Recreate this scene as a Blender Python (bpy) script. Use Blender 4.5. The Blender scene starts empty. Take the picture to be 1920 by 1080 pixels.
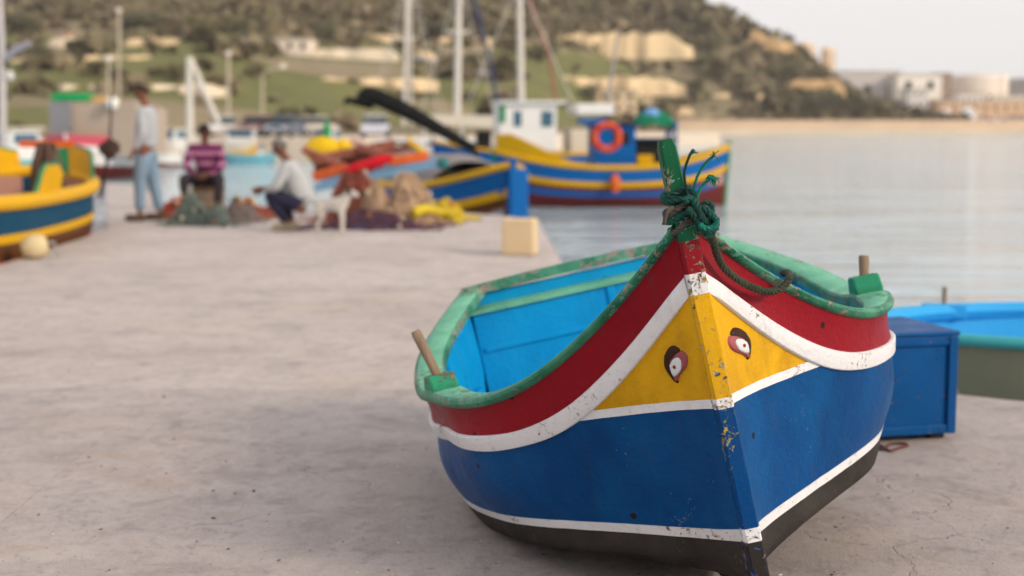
import bpy, bmesh, math, random
import numpy as np
from mathutils import Vector, Matrix, Euler, noise as mnoise

SC = bpy.context.scene
COL = SC.collection
R = math.radians
random.seed(7)
RNG = np.random.default_rng(7)

# ------------------------------------------------------------------ camera
CAM_H = 1.2
FPX = 1920 * 50 / 36
PITCH = math.atan((540 - 238) / FPX)
cam_data = bpy.data.cameras.new('camera')
cam = bpy.data.objects.new('camera', cam_data)
COL.objects.link(cam)
cam.location = (0, 0, CAM_H)
cam.rotation_euler = (math.pi / 2 - PITCH, 0, 0)
cam_data.lens = 50
cam_data.sensor_width = 36
cam_data.clip_start = 0.05
cam_data.clip_end = 6000
cam_data.dof.use_dof = True
cam_data.dof.focus_distance = 3.30
cam_data.dof.aperture_fstop = 2.4
cam_data.dof.aperture_blades = 0
SC.camera = cam

# ------------------------------------------------------------------ world, sun, exposure
SUN_EL, SUN_AZ = R(26), R(122)          # azimuth clockwise from +Y: to the right, behind the camera
world = bpy.data.worlds.new('World')
SC.world = world
world.use_nodes = True
wn = world.node_tree
wn.nodes.clear()
w_out = wn.nodes.new('ShaderNodeOutputWorld')
w_bg = wn.nodes.new('ShaderNodeBackground')
w_sky = wn.nodes.new('ShaderNodeTexSky')
w_sky.sky_type = 'NISHITA'
w_sky.sun_disc = False
w_sky.sun_elevation = SUN_EL
w_sky.sun_rotation = SUN_AZ
w_sky.air_density = 1.0
w_sky.dust_density = 4.0
w_sky.ozone_density = 1.0
w_hs = wn.nodes.new('ShaderNodeHueSaturation')
w_hs.inputs['Saturation'].default_value = 0.35
w_mx = wn.nodes.new('ShaderNodeMix')            # a thin even cloud sheet over the clear sky
w_mx.data_type = 'RGBA'
w_mx.inputs[0].default_value = 0.72
w_mx.inputs[7].default_value = (8.5, 8.2, 8.15, 1)
wn.links.new(w_sky.outputs[0], w_hs.inputs['Color'])
wn.links.new(w_hs.outputs[0], w_mx.inputs[6])
wn.links.new(w_mx.outputs[2], w_bg.inputs[0])
w_bg.inputs[1].default_value = 0.090
wn.links.new(w_bg.outputs[0], w_out.inputs[0])

sun_data = bpy.data.lights.new('sun', 'SUN')
sun = bpy.data.objects.new('sun', sun_data)
COL.objects.link(sun)
sun_data.energy = 1.6
sun_data.angle = R(10)
sun_data.color = (1.0, 0.86, 0.68)
sd = Vector((math.sin(SUN_AZ) * math.cos(SUN_EL), math.cos(SUN_AZ) * math.cos(SUN_EL), math.sin(SUN_EL)))
sun.rotation_euler = sd.to_track_quat('Z', 'Y').to_euler()

SC.view_settings.view_transform = 'Standard'
SC.view_settings.look = 'None'
SC.view_settings.exposure = 0.62
SC.view_settings.gamma = 1.0
SC.view_settings.use_curve_mapping = False
SC.render.engine = 'CYCLES'
SC.cycles.use_denoising = True
SC.cycles.use_adaptive_sampling = True
SC.cycles.adaptive_threshold = 0.03
SC.cycles.max_bounces = 5
SC.cycles.caustics_reflective = False
SC.cycles.caustics_refractive = False

WATER_Z = -0.8

# ------------------------------------------------------------------ helpers
def ray(px, py):
    x = (px - 960) / FPX
    y = (540 - py) / FPX
    c, s = math.cos(PITCH), math.sin(PITCH)
    return Vector((x, c + y * s, -s + y * c))

def gp(px, py, z=0.0):
    """point of the horizontal plane z seen at a photo position"""
    d = ray(px, py)
    k = (z - CAM_H) / d.z
    return Vector((0, 0, CAM_H)) + d * k

def at(px, py, Y):
    """point at distance Y seen at a photo position"""
    d = ray(px, py)
    return Vector((0, 0, CAM_H)) + d * (Y / d.y)

def lerp(a, b, t): return a + (b - a) * t
def sstep(a, b, x):
    t = min(1, max(0, (x - a) / (b - a)))
    return t * t * (3 - 2 * t)

def tag(o, label=None, cat=None, group=None, kind=None):
    if label: o['label'] = label
    if cat: o['category'] = cat
    if group: o['group'] = group
    if kind: o['kind'] = kind
    return o

def empty(name, loc=(0, 0, 0), rz=0.0, label=None, cat=None, group=None):
    e = bpy.data.objects.new(name, None)
    COL.objects.link(e)
    e.location = loc
    e.rotation_euler = (0, 0, rz)
    e.empty_display_size = 0.1
    return tag(e, label, cat, group)

def mesh_obj(name, me, mats, parent=None, smooth=True):
    if not isinstance(mats, (list, tuple)): mats = [mats]
    for m in mats: me.materials.append(m)
    if smooth and len(me.polygons):
        me.polygons.foreach_set('use_smooth', [True] * len(me.polygons))
    o = bpy.data.objects.new(name, me)
    COL.objects.link(o)
    if parent is not None: o.parent = parent
    return o

class MB:
    def __init__(s): s.v = []; s.f = []; s.m = []
    def add(s, vs, fs, mi=0):
        n = len(s.v)
        s.v += [tuple(p) for p in vs]
        for f in fs:
            s.f.append(tuple(i + n for i in f)); s.m.append(mi)
        return s
    def box(s, c, size, rot=None, mi=0, taper=1.0, bev=0.0):
        hx, hy, hz = size[0] / 2, size[1] / 2, size[2] / 2
        b = min(bev, hx * .9, hy * .9, hz * .9)
        M = rot if rot is not None else Matrix.Identity(3)
        if b <= 0:
            vs = []
            for z in (-1, 1):
                k = taper if z > 0 else 1
                for x, y in ((-1, -1), (1, -1), (1, 1), (-1, 1)):
                    vs.append(Vector((x * hx * k, y * hy * k, z * hz)))
            fs = [(3, 2, 1, 0), (4, 5, 6, 7), (0, 1, 5, 4), (1, 2, 6, 5), (2, 3, 7, 6), (3, 0, 4, 7)]
        else:
            bm = bmesh.new()
            bmesh.ops.create_cube(bm, size=2)
            for v in bm.verts:
                k = taper if v.co.z > 0 else 1
                v.co = Vector((v.co.x * hx * k, v.co.y * hy * k, v.co.z * hz))
            bmesh.ops.bevel(bm, geom=list(bm.edges), offset=b, segments=2, profile=0.6, affect='EDGES')
            vs = [v.co.copy() for v in bm.verts]
            bm.verts.index_update()
            fs = [tuple(v.index for v in f.verts) for f in bm.faces]
            bm.free()
        c = Vector(c)
        return s.add([M @ p + c for p in vs], fs, mi)
    def tube(s, path, rad, n=8, caps=True, mi=0, flat=1.0):
        P = [Vector(p) for p in path]
        k = len(P)
        if not isinstance(rad, (list, tuple)): rad = [rad] * k
        T = []
        for i in range(k):
            t = P[min(i + 1, k - 1)] - P[max(i - 1, 0)]
            T.append(t.normalized() if t.length > 1e-9 else Vector((0, 0, 1)))
        up = Vector((0, 0, 1)) if abs(T[0].z) < .9 else Vector((1, 0, 0))
        a = T[0].cross(up).normalized()
        vs, fs = [], []
        for i in range(k):
            a = (a - T[i] * a.dot(T[i]))
            a = a.normalized() if a.length > 1e-6 else T[i].orthogonal().normalized()
            b = T[i].cross(a)
            for j in range(n):
                th = 2 * math.pi * j / n
                vs.append(P[i] + a * (math.cos(th) * rad[i]) + b * (math.sin(th) * rad[i] * flat))
        for i in range(k - 1):
            for j in range(n):
                j2 = (j + 1) % n
                fs.append((i * n + j, i * n + j2, (i + 1) * n + j2, (i + 1) * n + j))
        if caps:
            fs.append(tuple(range(n - 1, -1, -1)))
            fs.append(tuple(range((k - 1) * n, k * n)))
        return s.add(vs, fs, mi)
    def grid(s, rows, mi=0, close=False, mif=None):
        nr, nc = len(rows), len(rows[0])
        vs = [p for r in rows for p in r]
        n = len(s.v)
        s.v += [tuple(p) for p in vs]
        for i in range(nr - 1):
            for j in range(nc if close else nc - 1):
                j2 = (j + 1) % nc
                s.f.append((n + i * nc + j, n + i * nc + j2, n + (i + 1) * nc + j2, n + (i + 1) * nc + j))
                s.m.append(mif(i, j) if mif else mi)
        return s
    def lathe(s, prof, c=(0, 0, 0), n=20, M=None, mi=0):
        c = Vector(c)
        M = M or Matrix.Identity(3)
        rows = []
        for r, z in prof:
            rows.append([M @ Vector((r * math.cos(2 * math.pi * j / n), r * math.sin(2 * math.pi * j / n), z)) + c for j in range(n)])
        s.grid(rows, mi, close=True)
        b = len(s.v) - n * len(prof)
        s.f.append(tuple(b + j for j in range(n - 1, -1, -1))); s.m.append(mi)
        s.f.append(tuple(b + (len(prof) - 1) * n + j for j in range(n))); s.m.append(mi)
        return s
    def prism(s, poly, h0, h1, axis='z', mi=0, M=None, c=(0, 0, 0)):
        n = len(poly)
        def mk(a, b, h):
            p = {'z': Vector((a, b, h)), 'y': Vector((a, h, b)), 'x': Vector((h, a, b))}[axis]
            return (M @ p if M else p) + Vector(c)
        vs = [mk(a, b, h0) for a, b in poly] + [mk(a, b, h1) for a, b in poly]
        fs = [tuple(range(n - 1, -1, -1)), tuple(range(n, 2 * n))]
        fs += [(i, (i + 1) % n, n + (i + 1) % n, n + i) for i in range(n)]
        return s.add(vs, fs, mi)
    def build(s, name, mats, parent=None, smooth=True, merge=0.0, recalc=True, angle=None):
        me = bpy.data.meshes.new(name)
        me.from_pydata(s.v, [], s.f)
        me.polygons.foreach_set('material_index', s.m)
        if merge or recalc:
            bm = bmesh.new(); bm.from_mesh(me)
            if merge: bmesh.ops.remove_doubles(bm, verts=bm.verts, dist=merge)
            if recalc: bmesh.ops.recalc_face_normals(bm, faces=bm.faces)
            bm.to_mesh(me); bm.free()
        o = mesh_obj(name, me, mats, parent, smooth)
        if smooth:
            try: me.set_sharp_from_angle(angle=R(angle if angle else 40))
            except Exception: pass
        return o

def cspl(x, y):
    x = np.array(x, float); y = np.array(y, float)
    n = len(x); h = np.diff(x); A = np.zeros((n, n)); r = np.zeros(n); A[0, 0] = A[-1, -1] = 1
    for i in range(1, n - 1):
        A[i, i - 1] = h[i - 1]; A[i, i] = 2 * (h[i - 1] + h[i]); A[i, i + 1] = h[i]
        r[i] = 3 * ((y[i + 1] - y[i]) / h[i] - (y[i] - y[i - 1]) / h[i - 1])
    c = np.linalg.solve(A, r)
    def f(q):
        i = int(min(max(np.searchsorted(x, q) - 1, 0), n - 2)); t = q - x[i]
        b = (y[i + 1] - y[i]) / h[i] - h[i] * (2 * c[i] + c[i + 1]) / 3
        d = (c[i + 1] - c[i]) / (3 * h[i])
        return float(y[i] + b * t + c[i] * t * t + d * t ** 3)
    return f

def smooth_path(pts, n=8):
    """Catmull-Rom through the points"""
    P = [Vector(p) for p in pts]
    P = [P[0] * 2 - P[1]] + P + [P[-1] * 2 - P[-2]]
    out = []
    for i in range(1, len(P) - 2):
        for k in range(n):
            t = k / n
            a, b, c, d = P[i - 1], P[i], P[i + 1], P[i + 2]
            out.append(0.5 * ((2 * b) + (c - a) * t + (2 * a - 5 * b + 4 * c - d) * t * t + (3 * b - a - 3 * c + d) * t ** 3))
    out.append(P[-2])
    return out

# ------------------------------------------------------------------ materials
def srgb(r, g, b):
    f = lambda c: (c / 255 / 12.92) if c / 255 <= 0.04045 else ((c / 255 + 0.055) / 1.055) ** 2.4
    return (f(r), f(g), f(b))

class NT:
    def __init__(s, name):
        s.m = bpy.data.materials.new(name); s.m.use_nodes = True
        s.t = s.m.node_tree; s.b = s.t.nodes['Principled BSDF']
        s.tc = s.t.nodes.new('ShaderNodeTexCoord')
        s.co = s.tc.outputs['Object']
    def n(s, t): return s.t.nodes.new(t)
    def l(s, a, b): s.t.links.new(a, b)
    def mapv(s, scale=(1, 1, 1), rot=(0, 0, 0), loc=(0, 0, 0), src=None):
        m = s.n('ShaderNodeMapping'); s.l(src or s.co, m.inputs[0])
        m.inputs['Scale'].default_value = scale; m.inputs['Rotation'].default_value = rot; m.inputs['Location'].default_value = loc
        return m.outputs[0]
    def noise(s, scale, detail=4, rough=.6, vec=None, dist=0):
        k = s.n('ShaderNodeTexNoise'); s.l(vec or s.co, k.inputs['Vector'])
        k.inputs['Scale'].default_value = scale; k.inputs['Detail'].default_value = detail
        k.inputs['Roughness'].default_value = rough; k.inputs['Distortion'].default_value = dist
        return k.outputs[0]
    def voro(s, scale, vec=None, feature='F1'):
        k = s.n('ShaderNodeTexVoronoi'); k.feature = feature
        s.l(vec or s.co, k.inputs['Vector']); k.inputs['Scale'].default_value = scale
        return k
    def rng(s, fac, a, b, c=0., d=1.):
        k = s.n('ShaderNodeMapRange'); k.clamp = True
        s.l(fac, k.inputs[0])
        for i, x in enumerate((a, b, c, d)): k.inputs[i + 1].default_value = x
        return k.outputs[0]
    def math(s, op, a, b):
        k = s.n('ShaderNodeMath'); k.operation = op
        for i, x in enumerate((a, b)):
            if isinstance(x, (int, float)): k.inputs[i].default_value = x
            else: s.l(x, k.inputs[i])
        return k.outputs[0]
    def mix(s, fac, a, b, mode='MIX'):
        k = s.n('ShaderNodeMix'); k.data_type = 'RGBA'; k.blend_type = mode
        if isinstance(fac, (int, float)): k.inputs[0].default_value = fac
        else: s.l(fac, k.inputs[0])
        for i, x in ((6, a), (7, b)):
            if isinstance(x, tuple): k.inputs[i].default_value = (*x[:3], 1)
            else: s.l(x, k.inputs[i])
        return k.outputs[2]
    def bump(s, h, strength=.3, dist=.01, normal=None):
        k = s.n('ShaderNodeBump'); s.l(h, k.inputs['Height'])
        k.inputs['Strength'].default_value = strength; k.inputs['Distance'].default_value = dist
        if normal: s.l(normal, k.inputs['Normal'])
        return k.outputs[0]
    def out(s, col=None, rough=None, nrm=None, spec=.5, metal=0):
        b = s.b
        if col is not None:
            if isinstance(col, tuple): b.inputs['Base Color'].default_value = (*col[:3], 1)
            else: s.l(col, b.inputs['Base Color'])
        if rough is not None:
            if isinstance(rough, (int, float)): b.inputs['Roughness'].default_value = rough
            else: s.l(rough, b.inputs['Roughness'])
        if nrm: s.l(nrm, b.inputs['Normal'])
        b.inputs['Specular IOR Level'].default_value = spec
        b.inputs['Metallic'].default_value = metal
        return s.m

def sc(c, k): return tuple(min(1, x * k) for x in c)

_pc = {}
def plain(name, c, rough=.6, var=.18, scale=3.0, bump=.1, metal=0, spec=.09):
    """simple weathered surface with colour variation"""
    if name in _pc: return _pc[name]
    N = NT(name)
    a = N.noise(scale, 5, .65)
    col = N.mix(a, sc(c, 1 - var), sc(c, 1 + var))
    f = N.noise(scale * 14, 3, .6)
    col = N.mix(N.rng(f, .62, .75, 0, .35), col, sc(c, .55))
    m = N.out(col, N.rng(a, .3, .7, rough * .85, min(1, rough * 1.15)), N.bump(f, bump, .01) if bump else None, spec, metal)
    _pc[name] = m
    return m

def paint(name, c, rough=.42, var=.10, chips=None, chip_amt=.0, dirt=.25, brush=.25, spots=0.0, under=(.30, .27, .24), fade_sheen=None, brush_rot=(0, 0, 0), chip_scale=55, spec=.10, streak=.25):
    """old brushed boat paint: brush marks, drips, dirt and chips that show wood or older coats"""
    N = NT(name)
    low = N.noise(2.3, 4, .6)
    mid = N.noise(11, 5, .65)
    col = N.mix(N.rng(low, .3, .7), sc(c, 1 - var), sc(c, 1 + var))
    if fade_sheen:
        col = N.mix(N.rng(N.noise(5.5, 5, .62, N.mapv((1, 1, .8), loc=(1, 8, 3)), .6), .42, .64, 0, .75), col, fade_sheen)  # blotches of a second tone: faded paint, and hull sheen put into colour
    bv = N.mapv((70, 9, 70), brush_rot)
    br = N.noise(1.0, 4, .7, bv)
    col = N.mix(N.rng(br, .55, .8, 0, .22), col, sc(c, .72))
    d2 = N.noise(38, 6, .75)
    col = N.mix(N.math('MULTIPLY', N.rng(d2, .56, .74, 0, dirt), N.rng(low, .35, .6)), col, (.05, .045, .04))
    st = N.noise(1.0, 5, .7, N.mapv((34, 34, 2.6), loc=(2, 5, 1)), .4)
    col = N.mix(N.math('MULTIPLY', N.rng(st, .52, .72, 0, streak), N.rng(N.noise(4, 3, .6), .4, .6)), col, (.06, .055, .05))
    col = N.mix(N.math('MULTIPLY', N.rng(st, .30, .44, streak * .8, 0), N.rng(low, .42, .6)), col, tuple(.75 * x + .05 for x in c))
    h = N.math('ADD', N.math('MULTIPLY', br, brush), N.math('MULTIPLY', N.noise(150, 3, .6), .12))
    h = N.math('ADD', h, N.math('MULTIPLY', mid, .5))
    if spots > 0:
        v = N.voro(26)
        pick = N.n('ShaderNodeSeparateColor'); N.l(v.outputs['Color'], pick.inputs[0])
        dd = N.math('ADD', v.outputs['Distance'], N.math('MULTIPLY', N.noise(120, 3, .6), .10))
        sp = N.math('MULTIPLY', N.rng(dd, .27, .31, 1, 0), N.rng(pick.outputs[0], 1 - spots, 1 - spots + .02))
        col = N.mix(sp, col, (.018, .014, .012))
        h = N.math('SUBTRACT', h, N.math('MULTIPLY', sp, .8))
    if chip_amt > 0:
        cn = N.noise(chip_scale, 7, .72, None, .6)
        cm = N.noise(6.5, 4, .6, N.mapv((1, 1, 1), loc=(3.1, 1.7, .4)))
        k = N.math('ADD', cn, N.math('MULTIPLY', N.math('SUBTRACT', cm, .5), .75))
        th = .78 - chip_amt
        ch = N.rng(k, th, th + .022)
        ucol = N.mix(N.rng(N.noise(30, 3, .6), .42, .58), under, chips if chips else sc(under, .45))
        col = N.mix(ch, col, ucol)
        h = N.math('SUBTRACT', h, N.math('MULTIPLY', ch, .9))
        rg = N.math('ADD', N.rng(mid, .3, .7, rough * .85, rough * 1.2), N.math('MULTIPLY', ch, .35))
    else:
        rg = N.rng(mid, .3, .7, rough * .8, rough * 1.25)
    return N.out(col, rg, N.bump(h, .75, .008), spec)

def wood(name, c, rough=.7, stretch=(30, 30, 2.5)):
    if name in _pc: return _pc[name]
    N = NT(name)
    g = N.noise(1.0, 6, .65, N.mapv(stretch), .5)
    col = N.mix(N.rng(g, .3, .7), sc(c, .6), sc(c, 1.25))
    cr = N.noise(2.2, 4, .7, N.mapv(stretch))
    col = N.mix(N.rng(cr, .64, .7, 0, .8), col, sc(c, .25))
    m = N.out(col, rough, N.bump(g, .4, .004), .3)
    _pc[name] = m
    return m

# ------------------------------------------------------------------ the setting: quay, water, land
def concrete_mat(name='quay_concrete', tint=(1, 1, 1)):
    N = NT(name)
    lo = N.noise(.55, 5, .6, N.mapv((.8, 1.1, 1)))
    me = N.noise(2.6, 7, .70, N.mapv((1, .9, 1)), .5)
    fi = N.noise(26, 6, .75)
    gr = N.noise(160, 3, .7)
    col = N.mix(N.rng(lo, .32, .68), (.45, .385, .355), (.55, .48, .45))
    col = N.mix(N.rng(me, .50, .66, 0, .55), col, (.29, .255, .245))
    pt = N.noise(9, 6, .72, N.mapv((1, .8, 1), loc=(5, 1, 2)), .7)
    col = N.mix(N.rng(pt, .52, .66, 0, .5), col, (.24, .215, .21))
    col = N.mix(N.rng(pt, .30, .43, .45, 0), col, (.66, .59, .55))
    col = N.mix(N.rng(me, .30, .42, .55, 0), col, (.62, .55, .50))
    wr = N.noise(1.1, 3, .55, N.mapv((1, 1, 1), loc=(4, 9, 0)))
    col = N.mix(N.rng(wr, .56, .72, 0, .38), col, (.58, .46, .36))
    col = N.mix(N.rng(fi, .54, .72, 0, .6), col, (.17, .15, .145))
    col = N.mix(N.rng(fi, .26, .42, .4, 0), col, (.70, .63, .58))
    # short dark scuffs
    sf = N.noise(5.5, 5, .7, N.mapv((1, 3.6, 1), rot=(0, 0, .25), loc=(1, 2, 0)), .8)
    col = N.mix(N.rng(sf, .66, .71, 0, .35), col, (.13, .12, .115))
    # little pits and specks
    v = N.voro(48)
    pk = N.n('ShaderNodeSeparateColor'); N.l(v.outputs['Color'], pk.inputs[0])
    sp = N.math('MULTIPLY', N.rng(v.outputs['Distance'], .12, .22, 1, 0), N.rng(pk.outputs[0], .90, .92))
    col = N.mix(N.math('MULTIPLY', sp, .75), col, (.10, .095, .09))
    col = N.mix(N.rng(gr, .54, .70, 0, .38), col, (.20, .18, .17))
    col = N.mix(N.rng(gr, .30, .44, .30, 0), col, (.72, .66, .62))
    ru = N.noise(1.7, 4, .6, N.mapv((1, 1, 1), loc=(11, 4, 2)), .5)
    col = N.mix(N.rng(ru, .62, .74, 0, .35), col, (.36, .22, .13))
    # hairline cracks
    wv = N.n('ShaderNodeVectorMath'); wv.operation = 'ADD'
    nz = N.n('ShaderNodeTexNoise'); N.l(N.co, nz.inputs['Vector']); nz.inputs['Scale'].default_value = 1.6; nz.inputs['Detail'].default_value = 5
    sb = N.n('ShaderNodeVectorMath'); sb.operation = 'SCALE'; N.l(nz.outputs['Color'], sb.inputs[0]); sb.inputs['Scale'].default_value = .7
    N.l(N.co, wv.inputs[0]); N.l(sb.outputs[0], wv.inputs[1])
    ve = N.voro(.62, wv.outputs[0], 'DISTANCE_TO_EDGE')
    ck = N.math('MULTIPLY', N.rng(ve.outputs['Distance'], .0004, .0018, 1, 0), N.rng(N.noise(.9, 2, .5, N.mapv((1, 1, 1), loc=(7, 3, 0))), .50, .58))
    col = N.mix(N.math('MULTIPLY', ck, .28), col, (.10, .085, .08))
    col = N.mix(1.0, col, tint, 'MULTIPLY')
    h = N.math('ADD', N.math('MULTIPLY', fi, .8), N.math('MULTIPLY', gr, .35))
    h = N.math('ADD', h, N.math('MULTIPLY', me, 1.4))
    h = N.math('SUBTRACT', h, N.math('MULTIPLY', ck, 1.5))
    h = N.math('SUBTRACT', h, N.math('MULTIPLY', sp, .7))
    return N.out(col, N.rng(me, .3, .7, .62, .85), N.bump(h, .6, .008), .35)

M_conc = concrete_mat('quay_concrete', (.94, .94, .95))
M_conc_near = concrete_mat('quay_concrete_near', (.78, .775, .79))  # near slabs: greyer concrete, with foreground shade put into the tint
M_conc_mid = concrete_mat('quay_concrete_mid', (.90, .895, .895))  # middle slabs carry a weaker step of that shaded tint
M_body = plain('quay_fill', (.24, .205, .18), .9, .25, 2.0, .3)
QUAY = [(-14, -6), (14, -6), (14, 2.6), (6, 4.6), (3.2, 5.75), (2.2, 6.2), (1.95, 6.38), (.62, 6.5), (.45, 12.5), (.34, 18.1), (-.04, 19.2), (-1.16, 20.6),
        (-5.0, 21.2), (-8.0, 30.2), (-8.6, 30.2), (-5.98, 21), (-4.86, 17.1), (-4.74, 16.5), (-4.48, 12.45), (-4.35, 9.0), (-6.5, 5.5), (-14, 4.5)]
mb = MB(); mb.prism(QUAY, -3.0, -0.011)
quay = tag(mb.build('quay', M_body, smooth=False), kind='structure')

def quay_slabs():
    bm = bmesh.new()
    vs = [bm.verts.new((x, y, 0)) for x, y in QUAY]
    bm.faces.new(vs)
    def cut(co, no):
        bmesh.ops.bisect_plane(bm, geom=list(bm.verts) + list(bm.edges) + list(bm.faces), plane_co=co, plane_no=no, dist=1e-4)
    for x0 in (-8.3, -4.95, -1.42, 2.2, 6.0, 10.0):
        cut(Vector((x0, 0, 0)), Vector((1, .033, 0)))
    for y0 in (-2.5, 2.1, 6.45, 10.9, 15.4, 19.9, 25.0):
        cut(Vector((0, y0, 0)), Vector((.012, 1, 0)))
    polys = [[v.co.xy.copy() for v in f.verts] for f in bm.faces]
    bm.free()
    for poly in polys:
        b2 = bmesh.new()
        f = b2.faces.new([b2.verts.new((p.x, p.y, 0)) for p in poly])
        if f.calc_area() < .02: b2.free(); continue
        f.normal_update()
        if f.normal.z < 0: f.normal_flip()
        bmesh.ops.inset_region(b2, faces=[f], thickness=.010, depth=0)
        kill = [g for g in b2.faces if g is not f]
        bmesh.ops.delete(b2, geom=kill, context='FACES')
        f = list(b2.faces)[0]
        bmesh.ops.inset_region(b2, faces=[f], thickness=.006, depth=.003)
        dz = random.uniform(-.0015, .0015)
        for v in b2.verts: v.co.z += dz - .003
        edge = [e for e in b2.edges if len(e.link_faces) == 1]
        r = bmesh.ops.extrude_edge_only(b2, edges=edge)
        for g in r['geom']:
            if isinstance(g, bmesh.types.BMVert): g.co.z -= .12 if True else 0
        me = bpy.data.meshes.new('concrete_slab'); b2.to_mesh(me); b2.free()
        cy = sum(p.y for p in poly) / len(poly); cx = sum(p.x for p in poly) / len(poly)
        mesh_obj('concrete_slab', me, M_conc_near if cy < 6.3 else (M_conc_mid if cy < 10.8 else M_conc), quay, smooth=False)
quay_slabs()

def water_mat():
    N = NT('harbour_water')
    a = N.noise(1.0, 4, .55, N.mapv((.35, 1.5, 1)), .4)
    b = N.noise(3.4, 3, .55, N.mapv((.5, 1.5, 1), rot=(0, 0, .12)), .3)
    c = N.noise(.16, 3, .5, N.mapv((.5, 1.6, 1)))
    h = N.math('ADD', N.math('MULTIPLY', a, 1.0), N.math('MULTIPLY', b, .12))
    h = N.math('ADD', h, N.math('MULTIPLY', c, 2.2))
    col = N.mix(N.rng(c, .35, .65), (.31, .43, .50), (.39, .50, .56))
    m = N.out(col, .06, N.bump(h, .36, .5), .5)
    N.b.inputs['IOR'].default_value = 1.9
    return m
mb = MB(); mb.add([(-2500, -60, WATER_Z), (2500, -60, WATER_Z), (2500, 4500, WATER_Z), (-2500, 4500, WATER_Z)], [(0, 1, 2, 3)])
tag(mb.build('water', water_mat(), smooth=False), kind='structure')

# the land behind the harbour
_rx = [-500, -200, 20, 46.8, 59.7, 71, 85.5, 92, 101.6, 109.6, 118, 140, 500]
_rz = [41, 42, 42.5, 40.4, 37.4, 32.0, 26, 18.6, 12.2, 5.2, 2.6, 2.4, 2.4]
_fx = [-500, -40, 0, 24, 41, 60, 110, 130, 500]
_fy = [128, 128, 165, 245, 364, 368, 370, 372, 372]
def hill_t(X, Y):
    y0 = float(np.interp(X, _fx, _fy))
    return (Y - y0) / (432 - y0)
def hill_h(X, Y):
    t = hill_t(X, Y)
    rz = float(np.interp(X, _rx, _rz))
    base = .55 if X < 40 else lerp(.55, 2.4, sstep(40, 90, X))
    if t <= 0: return base
    tt = min(t, 1.0)
    k = tt * 12 + 1.3 * mnoise.noise(Vector((X * .012, Y * .012, 0)))
    st = (math.floor(k) + sstep(.5, 1, k - math.floor(k))) / 12
    tt2 = lerp(tt, min(1, max(0, st)), .45 * sstep(0, .1, tt) * sstep(1.0, .9, tt))
    z = base + (rz - base) * max(0, tt2)
    z += 1.0 * mnoise.noise(Vector((X * .03, Y * .03, 3))) * min(1, t * 5) * min(1, rz / 25)
    if t > 1: z -= (Y - 432) * .03
    return max(z, -2)
def hp(px, py):
    """where the line of sight through a photo position meets the hillside"""
    d = ray(px, py); o = Vector((0, 0, CAM_H))
    Y = 115.0
    while Y < 560:
        p = o + d * (Y / d.y)
        if hill_h(p.x, Y) >= p.z: return p
        Y += .8
    return o + d * (432 / d.y)

def is_field(X, Y):
    t = hill_t(X, Y)
    n = mnoise.noise(Vector((X * .022, Y * .03, 9)))
    return .02 < t < .40 and n > -.5 and X < 30

def land():
    xs = np.concatenate([np.linspace(-300, 150, 151), np.linspace(165, 520, 12)])
    ys = np.concatenate([np.linspace(118, 440, 130), np.linspace(455, 700, 8)])
    verts, cols = [], []
    for Y in ys:
        for X in xs:
            y0 = float(np.interp(X, _fx, _fy))
            z = hill_h(X, Y)
            if Y < y0 - 14 and X > 0: z = -2.0
            if X > 25 and Y < y0 + 2: z = -2.0
            verts.append((X, Y, z))
            n = mnoise.noise(Vector((X * .05, Y * .05, 0))); n2 = mnoise.noise(Vector((X * .16, Y * .16, 5)))
            if is_field(X, Y):
                c = (.165 + .07 * n2, .165 + .045 * n2, .055 + .02 * n2) if n > -.2 else (.30, .235, .15)
            else:
                c = (.25 + .07 * n2, .20 + .055 * n2, .125 + .03 * n2)
                if n2 > .32: c = (.42, .32, .21)
            if X > 112: c = (.40, .32, .24)
            cols.append((*c, 1))
    nx = len(xs); faces = []
    for j in range(len(ys) - 1):
        for i in range(nx - 1):
            a = j * nx + i
            faces.append((a, a + 1, a + nx + 1, a + nx))
    me = bpy.data.meshes.new('hill'); me.from_pydata(verts, [], faces)
    at_ = me.color_attributes.new('ground', 'FLOAT_COLOR', 'POINT')
    at_.data.foreach_set('color', np.array(cols, np.float32).ravel())
    N = NT('hill_soil')
    vc = N.n('ShaderNodeVertexColor'); vc.layer_name = 'ground'
    col = N.mix(N.rng(N.noise(.35, 6, .7), .3, .7, .0, .5), vc.outputs[0], (.13, .12, .075))
    m = N.out(col, .95, N.bump(N.noise(.6, 5, .7), .6, 1.0), .1)
    tag(mesh_obj('hill', me, m), kind='structure')
land()

M_tan = plain('far_stone', (.56, .42, .28), .9, .2, .15, .2)
M_tan2 = plain('far_stone_pale', (.62, .52, .42), .9, .15, .2, .2)
# the quay on the far side of the basin
FQ = [(-120, 90), (-33, 88), (-12, 86), (-5.5, 89), (-2, 100), (6, 120), (24, 165), (20, 190), (-120, 190)]
mb = MB(); mb.prism(FQ, -3, .5)
tag(mb.build('far_quay', M_tan2, smooth=False), kind='structure')
# shore road on the right
SH = [(36, 352), (60, 356), (120, 357), (420, 360), (420, 520), (60, 520), (30, 400)]
mb = MB(); mb.prism(SH, -3, .75)
tag(mb.build('far_shore', plain('shore_sand', (.68, .55, .41), .9, .2, .08, .2), smooth=False), kind='structure')
mb = MB(); mb.prism([(x, y) for x, y in ((38, 362), (120, 364.5), (420, 371), (420, 520), (60, 520), (38, 400))], -1, 2.9)
tag(mb.build('shore_terrace', plain('shore_stone', (.60, .47, .35), .9, .25, .1, .3), smooth=False), kind='structure')

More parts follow.
